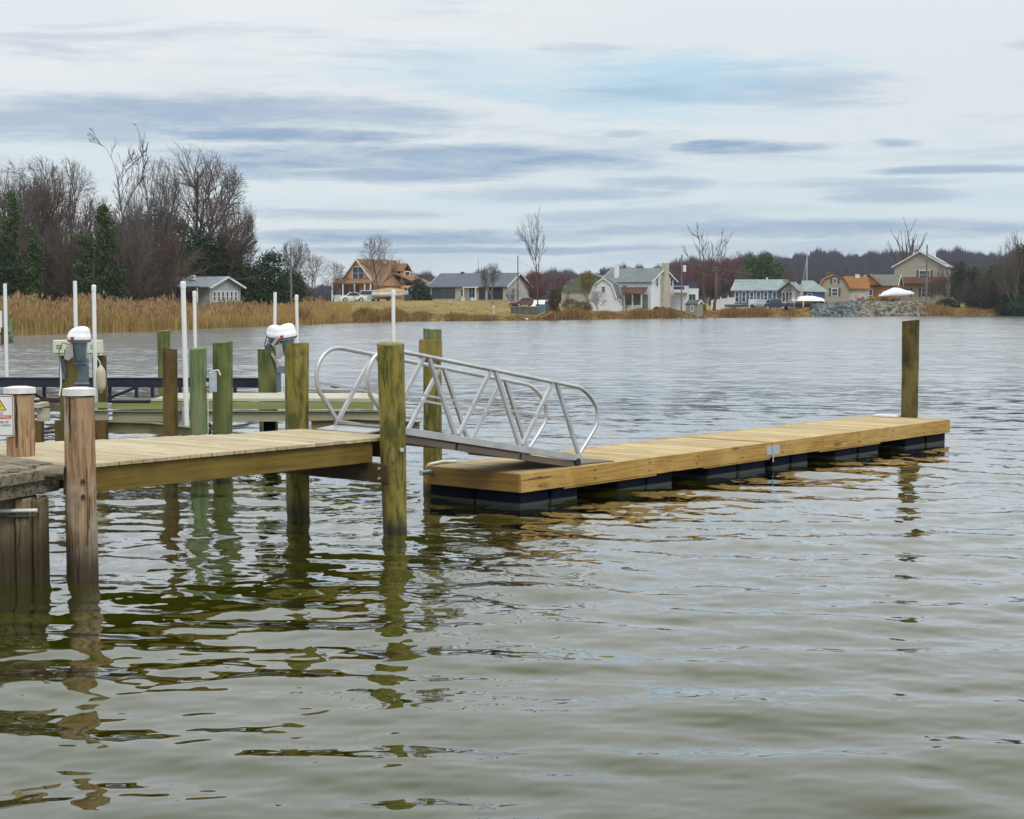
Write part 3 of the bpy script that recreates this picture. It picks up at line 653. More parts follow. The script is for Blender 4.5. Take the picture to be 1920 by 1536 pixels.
# white guide poles
PV = [(12, 532, 708, 30, 6.8, False, 'white guide pole nearest the left edge of the view'),
      (143, 527, 640, 29.5, 7.2, False, 'tall white guide pole rising behind the single outboard motor'),
      (178, 538, 742, 26.4, 7.6, True, 'white capped guide pole beside the hanging white fender'),
      (345, 532, 752, 25.9, 9.2, True, 'thickest and tallest white capped guide pole, between the brown and green pilings'),
      (366, 549, 700, 30.5, 6.4, True, 'white guide pole seen above the left piling of the green pair'),
      (517, 548, 640, 31, 6.2, False, 'uncapped white guide pole behind the twin outboard motors'),
      (557, 556, 700, 31, 6.0, True, 'white capped guide pole behind the piling left of the gangway'),
      (738, 547, 690, 30, 7.0, True, 'white guide pole seen above the thick corner piling')]
for px, py, pb_, d, wpx, cp, lb in PV:
    r = wpx * d / FPX / 2; x0 = X_at(px, d); lean = {12: -.002, 345: .035, 366: .01, 517: -.05, 557: .02, 738: .0}.get(px, 0)
    t_ = thing('guide_pole', lb, 'guide pole', (x0, d, 0), 0, 'white guide poles of the boat lifts')
    zt = Z_at(py, d); zlow = .45; dx = (zt - zlow)
    b = MB(); b.cyl((lean * .9, 0, zlow), (0, 0, zt), r, r, 14); b.build('pipe', pvc, t_)
    if cp:
        b = MB(); b.cyl((0, 0, zt - .07), (0, 0, zt + .015), r * 1.16, None, 14); b.ell((0, 0, zt + .015), (r * 1.16, r * 1.16, r * .6)); b.build('cap', pvc, t_)

# outboard motors
def outboard(name, label, loc, rz, s=1.0, tilt=0.0, grp=None):
    t_ = thing(name, label, 'outboard motor', loc, rz, grp)
    M_ = Matrix.Rotation(tilt, 4, 'Y')
    def T(ps): return [tuple((M_ @ Vector(p)) * s) for p in ps]
    rings = []
    for z, ax, ay, ox_ in ((-.02, .15, .11, .02), (.0, .21, .15, .01), (.04, .235, .165, .0), (.13, .235, .165, .0), (.135, .228, .158, .0), (.20, .215, .155, .01), (.26, .18, .135, .03), (.30, .12, .095, .055), (.318, .05, .04, .07)):
        rings.append(T([(ox_ + ax * (abs(math.cos(a)) ** .8) * math.copysign(1, math.cos(a)), ay * math.sin(a), z) for a in [2 * math.pi * j / 20 for j in range(20)]]))
    b = MB(); b.loft(rings); b.build('cowl', motor_w, t_)
    b = MB(); b.add(T([(-.150, -.150, .045), (-.085, -.166, .045), (-.085, -.166, .105), (-.150, -.150, .105)]), [(0, 1, 2, 3)]); b.build('decal', red_m, t_)
    b = MB(); b.loft([T([(ax * (abs(math.cos(a)) ** .8) * math.copysign(1, math.cos(a)), ay * math.sin(a), z) for a in [2 * math.pi * j / 20 for j in range(20)]]) for z, ax, ay in ((.012, .232, .163), (.016, .241, .170), (.036, .243, .172), (.040, .236, .166))]); b.build('cowl_band', dk_grey, t_)
    b = MB(); b.tube(T([(-.20, -.03, -.05), (-.33, -.05, -.02), (-.40, -.06, -.20), (-.34, -.05, -.50), (-.28, -.02, -.75)]), .011 * s, 6); b.tube(T([(-.18, .05, -.10), (-.30, .06, -.16), (-.32, .05, -.60)]), .009 * s, 6); b.build('fuel_line', dk_grey, t_)
    rings = []
    for z, ax, ay, ox_ in ((0, .17, .13, 0), (-.06, .15, .12, .0), (-.16, .13, .10, .01), (-.36, .12, .075, .02), (-.40, .10, .06, .02), (-.42, .09, .045, .03), (-.72, .085, .032, .04), (-.80, .10, .03, .04)):
        rings.append(T([(ox_ + ax * math.cos(a), ay * math.sin(a), z) for a in [2 * math.pi * j / 16 for j in range(16)]]))
    b = MB(); b.loft(rings); b.build('midsection', motor_g, t_)
    b = MB(); b.add(T([(-.10, -.06, -.44), (.19, -.06, -.44), (.19, .06, -.44), (-.10, .06, -.44), (-.10, -.06, -.455), (.19, -.06, -.455), (.19, .06, -.455), (-.10, .06, -.455)]), [(0, 1, 2, 3), (7, 6, 5, 4), (0, 4, 5, 1), (2, 6, 7, 3), (1, 5, 6, 2), (0, 3, 7, 4)])
    b.build('splash_plate', motor_g, t_)
    rings = [T([(x_ + 0, .05 * f * math.cos(a), -.86 + .05 * f * math.sin(a)) for a in [2 * math.pi * j / 12 for j in range(12)]]) for x_, f in ((-.12, .1), (-.06, .8), (.05, 1), (.16, .7), (.2, .4))]
    b = MB(); b.loft(rings); b.build('gearcase', motor_g, t_)
    b = MB()
    for k in range(3):
        a = k * 2.094 + .4; b.add(T([(.2, 0, -.86), (.21, .11 * math.cos(a - .35), -.86 + .11 * math.sin(a - .35)), (.235, .12 * math.cos(a + .2), -.86 + .12 * math.sin(a + .2)), (.205, .02, -.85)]), [(0, 1, 2, 3)])
    b.build('propeller', dk_grey, t_)
    b = MB(); b.add(T([(-.12, -.07, -.05), (-.26, -.07, -.10), (-.30, -.07, -.34), (-.22, -.07, -.38), (-.12, -.07, -.30), (-.12, .07, -.05), (-.26, .07, -.10), (-.30, .07, -.34), (-.22, .07, -.38), (-.12, .07, -.30)]), [(0, 1, 2, 3, 4), (9, 8, 7, 6, 5), (0, 5, 6, 1), (1, 6, 7, 2), (2, 7, 8, 3), (3, 8, 9, 4), (4, 9, 5, 0)])
    b.build('clamp_bracket', alum_d, t_)
    return t_
d1 = 25.9; outboard('outboard_motor', 'single white outboard motor with a blue grey leg between two pale control boxes', (X_at(149, d1), d1, Z_at(641, d1)), R(8), .78, 0)
d2 = 29; outboard('outboard_motor', 'left one of two white outboard motors, partly behind a piling', (X_at(514, d2 + .4), d2 + .4, Z_at(634, d2 + .4)), R(-60), .78, R(8))
outboard('outboard_motor', 'right one of two white outboard motors, showing its red mark', (X_at(537, d2), d2, Z_at(636, d2)), R(20), .86, R(-10))

def cbox(px0, px1, py0, py1, d, lb):
    t_ = thing('control_box', lb, 'control box', (X_at((px0 + px1) / 2, d), d, 0), 0, 'pale control boxes of the boat lift')
    hw = (px1 - px0) / 2 * d / FPX; z0, z1 = Z_at(py1, d), Z_at(py0, d)
    b = MB(); b.box(-hw, hw, -.12, .12, z0 + .04, z1); b.box(-hw * .92, hw * .98, -.10, .10, z0, z0 + .04); b.build('cover', box_c, t_, .015)
    b = MB()
    for k in range(3): b.box(-hw * .45, hw * .45, -.125, -.119, (z0 + z1) / 2 + .04 - k * .028, (z0 + z1) / 2 + .05 - k * .028)
    b.build('vent', dk_grey, t_)
    return t_
cbox(103, 127, 637.5, 667, 27, 'pale green control box with a dark vent on top of the left lift piling')
cbox(167, 191, 637.5, 667, 27.6, 'pale green control box behind the white guide pole, right of the single motor')
p = Vector((X_at(130, 27.3), 27.3, 0)); t_ = pile('lift_piling', 'dark mossy piling under the left pale control box', p, Z_at(668, 27.3), .165, pile_dk, seed=31, r2=.17)
b = MB(); b.tube([(-.10, -.2, Z_at(668, 27.2)), (-.09, -.2, Z_at(720, 27.2)), (-.12, -.22, Z_at(742, 27.2))], .013, 8); b.build('conduit', pvc, t_)
b = MB(); b.box(-.09, -.02, -.2, -.15, Z_at(712, 27.2), Z_at(672, 27.2)); b.box(.06, .30, .0, .1, Z_at(755, 27.2), Z_at(672, 27.2)); b.build('winch_bracket', motor_g, t_, .01)
p = Vector((X_at(186, 27.9), 27.9, 0)); pile('lift_piling', 'dark piling behind the hanging white fender', p, Z_at(668, 27.9), .12, pile_dk, seed=32)
# bracket on the green piling of the pair, and at the twin motors
jb = thing('junction_box', 'small blue grey electrical box strapped to the yellow green piling', 'junction box', (X_at(400, 22.9), 22.9, 0), R(8))
b = MB(); b.box(-.06, .045, -.10, .04, Z_at(735, 22.9), Z_at(697, 22.9)); b.build('box', galv, jb, .01)
b = MB(); b.box(-.13, -.06, -.03, .02, Z_at(724, 22.9), Z_at(716, 22.9)); b.tube([(-.02, -.11, Z_at(695, 22.9)), (.07, -.12, Z_at(693, 22.9)), (.10, -.12, Z_at(703, 22.9))], .010, 6); b.tube([(-.08, -.02, Z_at(735, 22.9)), (-.085, -.02, Z_at(812, 22.9))], .006, 6); b.build('cable', pvc, jb)
wb = thing('winch_mount', 'blue grey steel winch mount with white cables beside the twin outboard motors', 'winch', (X_at(531, 28.6), 28.6, 0), 0)
b = MB(); b.box(-.10, .09, -.05, .08, Z_at(700, 28.6), Z_at(686, 28.6)); b.box(-.12, -.05, -.03, .05, Z_at(735, 28.6), Z_at(690, 28.6)); b.box(.04, .10, -.03, .05, Z_at(735, 28.6), Z_at(660, 28.6)); b.build('frame', motor_g, wb, .008)
b = MB(); b.tube([(-.01, -.04, Z_at(700, 28.6)), (-.015, -.04, Z_at(735, 28.6))], .012, 6); b.tube([(.02, -.04, Z_at(700, 28.6)), (.025, -.04, Z_at(744, 28.6))], .012, 6); b.build('cable', pvc, wb)
b = MB(); b.cyl((-.24, -.05, Z_at(652, 28.6)), (-.24, .12, Z_at(652, 28.6)), .07, None, 14); b.build('winch_drum', dk_grey, wb)
b = MB(); b.beam((-.20, -.02, Z_at(662, 28.6)), (-.05, -.02, Z_at(688, 28.6)), .04, .03, (0, 1, 0)); b.beam((-.2, -.02, Z_at(650, 28.6)), (-.08, -.02, Z_at(632, 28.6)), .05, .06, (0, 1, 0)); b.build('lever', alum_d, wb)

fdv = thing('boat_fender', 'white inflatable fender stained brown at the bottom, hanging beside a guide pole', 'fender', (X_at(188.5, 26.1), 26.1, 0), R(0))
zt, zb_ = Z_at(684, 26.1), Z_at(737, 26.1); hh = zt - zb_
b = MB(); b.loft([[(rx * math.cos(2 * math.pi * j / 16), rx * math.sin(2 * math.pi * j / 16), zb_ + hh * f) for j in range(16)] for f, rx in ((0, .012), (.02, .025), (.08, .03), (.12, .055), (.22, .074), (.4, .078), (.6, .078), (.78, .072), (.9, .045), (.95, .025), (1, .015))]); b.build('body', fend, fdv)
b = MB(); b.tube([(0, 0, zt - .01), (-.02, 0, zt + .06), (-.07, .02, zt + .12)], .008, 6); b.build('rope', pvc, fdv)

# small marker post and landing at the far left by the reeds
t_ = pile('marker_post', 'thin pale green channel post standing in front of the reeds at far left', Vector((X_at(21, 104), 104, 0)), Z_at(598, 104), .14, pile_tur, seed=41)
b = MB(); b.box(-.16, .16, -.17, -.13, .35, 1.0); b.build('board', mat('marker_green', (.20, .30, .17)), t_)
sm = thing('small_jetty', 'little brown jetty with a white panel at the far left edge', 'jetty', (X_at(-6, 100), 100, 0), 0)
b = MB(); b.box(-2.2, .42, 0, 1.6, .55, .7); b.build('decking', pile_brn, sm)
for x_ in (-1.8, -.6, .34):
    b = MB(); b.cyl((x_, .1, -1), (x_, .1, 1.0), .09, None, 10); b.build('post', pile_brn, sm)
b = MB(); b.box(-1.0, .22, .4, .5, .7, 2.0); b.build('white_panel', white_p, sm)

# ------------------------------------------------------------------ far shore: houses
glass = mat('window_glass', (.045, .055, .07), (.03, .035, .045), rough=.12, spec=.6)
trimw = mat('white_trim', (.72, .73, .74), rough=.6)
shut_d = mat('dark_shutter', (.06, .075, .075), rough=.7)
def siding(name, c, k=.88): return mat(name, c, tuple(x * k for x in c), tuple(x * .92 for x in c), rough=.8, sc3=(.4, .4, 7), big=.4, bigf=.4)
def shingle(name, c, k=.75): return mat(name, c, tuple(x * k for x in c), tuple(x * 1.15 for x in c), rough=.85, sc3=(1.5, 1.5, 6), det=5, big=.5, bigf=.5)
PROF = {'gable': [(1, 0), (0, 1)], 'gambrel': [(1, 0), (.68, .66), (0, 1)], 'round': [(1, 0), (.88, .42), (.62, .76), (.3, .94), (0, 1)]}
class House:
    def __init__(s, label, px, d, w, dep, wh, rh, th, mw, mr, kind='gable', axis='x', over=.35, name='house', cat='house', zb=None, rise=0.0):
        x = X_at(px, d); s.z = GZ(x, d) if zb is None else zb
        s.t = thing(name, label, cat, (x, d, s.z + rise), R(th)); s.w, s.dep, s.wh, s.rh, s.axis = w, dep, wh, rh, axis
        pr = PROF[kind]; half = (dep if axis == 'x' else w) / 2
        if rise:
            b = MB(); b.box(-w / 2 + .05, w / 2 - .05, .05, dep - .05, -rise - .6, 0); b.build('foundation', mw, s.t)
        cen = dep / 2 if axis == 'x' else 0.0
        L = [(cen - half * a, wh + rh * h) for a, h in pr]; Rr = [(cen + half * a, wh + rh * h) for a, h in pr[::-1][1:]]
        poly = [(cen - half, -.5)] + L + Rr + [(cen + half, -.5)]
        b = MB()
        if axis == 'x': b.prism(poly, -w / 2, w / 2, 'x')
        else: b.prism(poly, 0, dep, 'y')
        b.build('wall', mw, s.t)
        top = L + Rr; b = MB(); th_ = .14
        e0 = Vector((top[0][0] - top[1][0], top[0][1] - top[1][1])).normalized() * over
        pts = [(top[0][0] + e0.x, top[0][1] + e0.y)] + top[1:-1]; e1 = Vector((top[-1][0] - top[-2][0], top[-1][1] - top[-2][1])).normalized() * over
        pts.append((top[-1][0] + e1.x, top[-1][1] + e1.y))
        lowp = [(a, z + .01) for a, z in pts]; upp = [(a, z + th_) for a, z in pts]
        poly = lowp + upp[::-1]
        if axis == 'x': b.prism(poly, -w / 2 - over, w / 2 + over, 'x')
        else: b.prism(poly, -over, dep + over, 'y')
        s.roof = b.build('roof', mr, s.t)
        # white rake trim along the gable edges
        s.trim = []
        for e in ((-w / 2 - over - .03, w / 2 + over + .03) if axis == 'x' else (-over - .03, dep + over + .03)):
            b = MB(); s.trim.append(b)
            for i in range(len(pts) - 1):
                (a0, z0), (a1, z1) = pts[i], pts[i + 1]
                if axis == 'x': b.beam((e, a0, z0 + .04), (e, a1, z1 + .04), .06, .22)
                else: b.beam((a0, e, z0 + .04), (a1, e, z1 + .04), .06, .22)
    def trims(s, m=None):
        for b in s.trim: b.build('roof_trim', m or trimw, s.t)
        return s
    def face(s, f, u, z):
        if f == 'f': return Vector((u, 0, z)), Vector((1, 0, 0)), Vector((0, -1, 0))
        if f == 'r': return Vector((s.w / 2, u, z)), Vector((0, 1, 0)), Vector((1, 0, 0))
        if f == 'l': return Vector((-s.w / 2, u, z)), Vector((0, -1, 0)), Vector((-1, 0, 0))
    def win(s, f, u, z, w, h, frame=None, mun=1, shut=None, name='window', pm=None, off=0.0):
        c, a, n = s.face(f, u, z); up = Vector((0, 0, 1)); c = c + n * off
        def slab(b, cu, cz, ww, hh, d0, d1):
            P_ = [c + a * (cu + i * ww / 2) + up * (cz + j * hh / 2) + n * dd for dd in (d0, d1) for j in (-1, 1) for i in (-1, 1)]
            b.add(P_, [(0, 2, 3, 1), (4, 5, 7, 6), (0, 1, 5, 4), (2, 6, 7, 3), (0, 4, 6, 2), (1, 3, 7, 5)])
        b = MB(); t_ = .11
        slab(b, 0, h / 2 + t_ / 2, w + 2 * t_, t_, .0, .09); slab(b, 0, -h / 2 - t_ / 2, w + 2 * t_, t_, .0, .09)
        for sgn in (-1, 1): slab(b, sgn * (w / 2 + t_ / 2), 0, t_, h, .0, .09)
        if mun:
            slab(b, 0, 0, w, .05, .03, .07)
            for k in range(1, mun): slab(b, -w / 2 + w * k / mun, 0, .07, h, .02, .08)
        fo = b.build(name, frame or trimw, s.t)
        b = MB(); slab(b, 0, 0, w, h, .0, .035); b.build('pane', pm or glass, fo)
        if shut:
            for sgn in (-1, 1):
                b = MB(); slab(b, sgn * (w / 2 + t_ + .24), 0, .40, h + .2, .0, .06); b.build('shutter', shut, s.t)
        return fo
    def door(s, f, u, w, h, m, z0=0.0):
        c, a, n = s.face(f, u, z0 + h / 2); up = Vector((0, 0, 1)); b = MB()
        P_ = [c + a * (i * w / 2) + up * (j * h / 2) + n * dd for dd in (0, .06) for j in (-1, 1) for i in (-1, 1)]
        b.add(P_, [(0, 2, 3, 1), (4, 5, 7, 6), (0, 1, 5, 4), (2, 6, 7, 3), (0, 4, 6, 2), (1, 3, 7, 5)]); return b.build('door', m, s.t)
    def part(s, name, m, *boxes, parent=None):
        b = MB()
        for q_ in boxes: b.box(*q_)
        return b.build(name, m, parent or s.t)
    def roofslab(s, name, m, pts):      # sloped slab from four corner points
        b = MB(); up = Vector((0, 0, .12)); P_ = [Vector(p) for p in pts]; b.add([tuple(p) for p in P_] + [tuple(p + up) for p in P_], [(3, 2, 1, 0), (4, 5, 6, 7)] + [(i, (i + 1) % 4, 4 + (i + 1) % 4, 4 + i) for i in range(4)])
        return b.build(name, m, s.t)

# grey cottage behind the reeds
sd_grey = siding('grey_siding', (.34, .37, .40)); rf_grey = shingle('grey_shingles', (.24, .28, .30))
h = House('small grey cottage with a white strip of windows behind the reeds', 347, 198, 7.6, 6.2, 2.3, 1.15, -27, sd_grey, rf_grey, axis='x', over=.5, rise=.85).trims()
for k in range(6): h.win('r', .9 + k * .85, 1.15, .42, 1.1, mun=1)
h.win('f', -2.4, 1.2, 1.0, 1.1); h.door('f', -.6, 1.0, 2.0, mat('maroon', (.14, .03, .04)))
h.part('porch_roof', rf_grey, (-4.3, 3.9, -2.0, 0, 2.25, 2.38)); h.part('porch_post', trimw, (3.3, 3.45, -1.9, -1.75, 0, 2.25)); h.part('porch_post', trimw, (-.3, -.15, -1.9, -1.75, 0, 2.25)); h.part('porch_wall', MATS['maroon'], (-3.4, 2.2, -.12, -.02, 0, 1.6))
h.part('vent', trimw, (-.3, .3, 1.5, 1.9, 3.2, 3.75))
h = House('small dark grey roofed shed glimpsed between the bare trunks at far left', 84, 225, 3.2, 4.0, 3.6, 1.4, -20, siding('dim_siding', (.20, .22, .22)), shingle('dim_roof', (.16, .19, .20)), axis='y', name='shed', cat='shed').trims()
h.win('f', 0, 2.4, .8, .9)

# cedar shingled orange house with the tree in front
sd_or = siding('cedar_siding', (.60, .335, .14)); rf_br = shingle('brown_shingles', (.235, .13, .062))
h = House('steep roofed orange brown house with a white front porch', 671.5, 262, 7.3, 10.2, 2.75, 3.95, -31, sd_or, rf_br, axis='y', over=.45).trims()
h.win('f', .15, 4.55, 2.2, 1.9, mun=2)
h.roofslab('porch_roof', rf_br, [(-4.0, -2.0, 2.85), (4.1, -2.0, 2.85), (3.8, .0, 3.6), (-3.8, .0, 3.6)])
h.part('porch_railing', mat('pale_blue_rail', (.60, .66, .70)), (-3.8, 3.9, -1.95, -1.85, -.4, 1.05))
for x_ in (-3.75, -1.6, .7, 2.7, 3.85): h.part('porch_post', trimw, (x_, x_ + .16, -1.98, -1.82, -.4, 2.85))
for u in (-2.6, -.6): h.win('f', u, 1.7, 1.4, 1.5, mun=2, frame=MATS['maroon'])
for u in (1.6, 2.8): h.win('f', u, 1.6, .75, 1.6)
h.part('dormer_wall', sd_or, (3.3, 3.9, 7.2, 9.2, 0, 5.0)); h.roofslab('dormer_roof', rf_br, [(4.1, 7.0, 4.9), (4.1, 8.2, 6.1), (1.0, 8.2, 6.1), (1.0, 7.0, 4.9)]); h.roofslab('dormer_roof', rf_br, [(4.1, 8.2, 6.1), (4.1, 9.4, 4.9), (1.0, 9.4, 4.9), (1.0, 8.2, 6.1)])
h.win('r', 8.2, 4.2, 1.2, 1.3, mun=1, off=.3); h.win('r', 8.2, 2.5, 1.2, 1.2, mun=1, off=.3)
h.part('sunroom_wall', sd_or, (3.3, 7.6, 6.5, 10.6, 0, 2.6)); h.roofslab('sunroom_roof', rf_br, [(2.5, 6.2, 4.6), (8.0, 6.2, 2.6), (8.0, 11, 2.6), (2.5, 11, 4.6)])
for k in range(4):
    fo = h.win('f', 4.9 + k * .75, 1.75, .5, 1.1, mun=1, off=-6.5)
h.part('chimney', mat('chimney_pipe', (.5, .5, .5)), (.4, .7, 6.4, 6.7, 5.6, 7.1), parent=h.roof)

# long low grey house
sd_be = siding('beige_siding', (.45, .43, .38)); rf_dk = shingle('charcoal_shingles', (.105, .125, .15)); sd_pg = siding('pale_gable', (.44, .46, .48))
h = House('long low beige house with a charcoal roof and a small white porch', 877, 262, 13.4, 9.4, 2.35, 2.05, -24, sd_be, rf_dk, axis='x', over=.5).trims()
h.part('gable_cladding', sd_pg, (6.72, 6.76, .3, 9.1, .1, 2.4))
h.win('f', -4.3, 1.25, 3.9, 1.5, mun=3, frame=dk_grey); h.win('f', -1.0, 1.3, .5, 1.0); h.win('f', 4.9, 1.2, 2.4, 1.7, mun=3, frame=dk_grey); h.win('f', 2.6, 1.2, .9, 1.7, frame=dk_grey)
h.part('porch_roof', trimw, (-.2, 2.2, -1.5, 0, 2.1, 2.25)); h.win('f', .8, 1.35, 1.0, 1.7, mun=2, pm=mat('blue_door', (.03, .09, .16)))
for x_ in (-.15, 2.0): h.part('porch_post', trimw, (x_, x_ + .14, -1.45, -1.3, -.4, 2.1))
h.part('stair_side', trimw, (.1, .25, -2.6, -1.4, -.5, .5)); h.part('stair_side', trimw, (1.8, 1.95, -2.6, -1.4, -.5, .5)); h.win('r', 4.7, 3.1, .6, .4, mun=0)
h.part('roof_vent', dk_grey, (-3.4, -2.9, 4.4, 4.9, 4.1, 4.75), parent=h.roof)

# rounded green roof building and white gambrel barn
gr_rf = shingle('moss_green_roof', (.135, .15, .105))
h = House('beige outbuilding under a big rounded moss green roof', 1100, 262, 8.4, 9.0, 2.25, 2.95, -14, siding('tan_siding', (.40, .37, .28)), gr_rf, kind='round', axis='y', over=.2, name='outbuilding', cat='outbuilding')
h.part('gable_cladding', gr_rf, (-4.0, 4.0, -.06, -.01, 2.25, 3.2), (-3.4, 3.4, -.06, -.01, 3.2, 4.2), (-2.2, 2.2, -.06, -.01, 4.2, 4.9))
sd_w = siding('white_siding', (.70, .73, .77)); sd_wb = siding('bright_siding', (.76, .79, .82))
h = House('white gambrel barn with one small dark attic window', 1130.5, 250, 4.15, 5.5, 2.05, 2.95, -13, sd_w, rf_dk, kind='gambrel', axis='y', over=.18, name='barn', cat='barn').trims()
h.win('f', .05, 3.35, .45, .75, mun=1); h.door('f', -.35, 2.6, 1.85, mat('garage_door', (.70, .72, .75), (.62, .64, .68), sc3=(.3, 1, 5)))
# white house with stone chimney
h = House('white two storey house with a tall pale stone chimney and a red roofed porch', 1173, 258, 9.0, 8.0, 4.45, 2.05, -34, sd_w, shingle('olive_grey_roof', (.17, .19, .19)), axis='x', over=.4).trims()
stone = mat('chimney_stone', (.50, .46, .38), (.38, .34, .28), rough=.9, sc3=(3, 3, 3))
h.part('chimney', stone, (4.5, 5.15, 3.1, 5.3, -.6, 5.0), (4.5, 5.05, 3.5, 4.9, 5.0, 7.4))
h.win('r', 1.9, 4.4, .6, 1.3); h.win('r', 6.6, 4.4, .6, 1.3)
h.win('f', -2.6, 3.6, 1.0, .6); h.win('f', 2.2, 3.6, 1.2, .5, pm=trimw); h.win('f', -.2, 3.6, .8, .5)
h.part('white_flue', white_p, (-2.7, -2.1, .9, 1.4, 4.7, 7.0), parent=h.roof)
rr_ = shingle('rust_roof', (.115, .046, .032))
h.roofslab('porch_roof', rr_, [(-1.6, -2.4, 2.45), (4.2, -2.4, 2.45), (3.9, .0, 3.45), (-1.6, .0, 3.45)])
for x_ in (-1.4, .9, 2.4, 4.0): h.part('porch_post', trimw, (x_, x_ + .16, -2.3, -2.14, -.5, 2.45))
h.part('porch_railing', mat('pale_rail', (.60, .64, .66), (.3, .33, .36), sc3=(9, 1, 1)), (-1.5, 4.1, -2.28, -2.2, -.3, .75)); h.part('porch_shade_panel', mat('painted_porch_shade', (.22, .20, .19)), (-1.4, 4.0, -.08, -.02, .2, 2.4))  # dark panel carries the shade under the porch roof in its colour
h.part('wing_wall', sd_wb, (4.52, 7.4, 6.6, 10.5, -.4, 3.2), (7.3, 7.42, 6.5, 10.6, 3.2, 3.4)); h.part('balcony', trimw, (5.2, 7.7, 5.3, 6.6, 2.7, 2.9), (7.6, 7.7, 5.3, 6.6, 2.9, 3.8), (5.2, 7.7, 5.3, 5.4, 3.7, 3.8)); h.part('upper_room', mat('navy_wall', (.06, .06, .10)), (4.6, 7.2, 7.4, 10.2, 3.2, 4.4))
h.win('r', 8.2, 1.3, 2.2, 2.3, mun=2, off=2.91)
h = House('little tan shed with one narrow window beside the utility pole', 1296, 252, 1.95, 2.4, 1.75, .55, -28, siding('shed_tan', (.30, .27, .20)), shingle('dark_roof', (.08, .09, .10)), axis='x', over=.1, name='garden_shed', cat='shed').trims()
h.win('f', .1, 1.1, .22, .85, mun=0)

# blue house
sd_bl = siding('blue_siding', (.085, .15, .27)); sd_lg = siding('light_grey_siding', (.36, .39, .42)); rf_lg = shingle('light_grey_roof', (.27, .32, .32))
h = House('blue cottage with six white windows and white entrance stairs', 1419, 285, 8.6, 6.6, 3.15, 1.75, -21, sd_bl, rf_lg, axis='x', over=.35).trims()
for u in (-3.6, -2.4, -1.0, 1.5, 3.0): h.win('f', u, 1.95, .55, 1.7, mun=1)
h.win('f', .2, 1.9, .55, 1.9, mun=1, frame=trimw, name='glazed_door')
h.part('skirting', mat('slate_skirt', (.08, .11, .15)), (-4.36, 4.36, -.10, -.02, -.5, .55))
h.part('entrance_landing', trimw, (-1.2, .7, -1.7, -.1, .62, .78), (-1.2, -1.1, -1.7, -1.6, .78, 1.6), (-1.2, .7, -1.7, -1.62, .80, 1.55)); h.part('landing_post', trimw, (-1.15, -.95, -1.65, -1.5, -.6, .6), (.45, .65, -1.65, -1.5, -.6, .6))
b = MB(); b.beam((.7, -1.65, 1.5), (2.6, -1.65, .1), .06, .1); b.beam((.7, -1.65, .7), (2.6, -1.65, -.5), .5, .12); b.build('stair', trimw, h.t)
h.part('gable_room', sd_lg, (4.35, 7.1, -.6, 4.8, -.5, 3.0)); h.roofslab('gable_roof', rf_lg, [(3.6, -1.0, 2.9), (5.7, -1.0, 4.45), (5.7, 5.2, 4.45), (3.6, 5.2, 2.9)]); h.roofslab('gable_roof', rf_lg, [(5.7, -1.0, 4.45), (7.5, -1.0, 2.9), (7.5, 5.2, 2.9), (5.7, 5.2, 4.45)])
b = MB(); b.prism([(4.36, 3.0), (7.1, 3.0), (5.72, 4.35)], -.58, -.4, 'y'); b.build('gable_wall', sd_lg, h.t)
for k in range(3): h.win('f', 4.75 + k * .62, 1.9, .42, 1.7, mun=1, off=.61)
h.part('rear_chimney', stone, (7.15, 7.75, .6, 1.3, -.3, 4.1)); h.part('rear_wing', sd_bl, (7.1, 10.6, 2.4, 6.5, -.3, 2.9)); h.roofslab('rear_roof', rf_lg, [(6.9, 2.0, 2.85), (11.2, 2.0, 2.75), (8.8, 4.6, 4.7), (6.9, 4.6, 4.7)]); h.roofslab('rear_roof', rf_lg, [(11.2, 2.0, 2.75), (11.2, 6.9, 2.75), (8.8, 4.7, 4.7), (8.8, 4.6, 4.7)])
h.win('f', 8.7, 1.7, .7, 1.5, mun=1, off=-2.4); h.part('roof_vent', white_p, (.9, 1.1, 3.0, 3.2, 4.7, 5.4), parent=h.roof)

# tan gambrel house with the orange wing and cupola
sd_tan = siding('olive_tan_siding', (.33, .295, .215)); rf_or = shingle('orange_shingles', (.29, .125, .035)); rf_rb = shingle('brown_red_roof', (.20, .09, .05))
h = House('tan gambrel fronted house with dark shutters on two windows', 1563, 296, 5.1, 6.0, 3.05, 2.25, -6, sd_tan, rf_or, kind='gambrel', axis='y', over=.22).trims(rf_rb)
h.win('f', .05, 4.2, .55, .75, mun=1, shut=shut_d); h.win('f', .05, 2.2, .95, 1.25, mun=1, shut=shut_d)
h.part('wing_wall', mat('cream_wall', (.50, .47, .42)), (2.55, 6.3, 1.2, 5.4, -.3, 2.9))
h.roofslab('wing_roof', rf_or, [(2.2, .7, 2.75), (6.5, .7, 2.75), (6.2, 3.3, 5.0), (1.9, 3.3, 5.0)]); h.roofslab('wing_roof', rf_or, [(1.9, 3.3, 5.0), (6.2, 3.3, 5.0), (6.5, 5.8, 2.75), (2.2, 5.8, 2.75)])
cu = h.part('cupola', trimw, (4.0, 4.75, 2.9, 3.7, 4.8, 5.55)); b = MB(); b.prism([(3.85, 5.55), (4.9, 5.55), (4.38, 6.15)], 2.8, 3.8, 'y'); b.build('cupola_roof', rr_, cu)
h.part('side_eave', rf_rb, (-3.2, -2.5, .3, 5.5, 3.0, 3.2))
h.part('lean_to', rust, (-2.9, -2.57, 1, 5, -.3, 3.0))
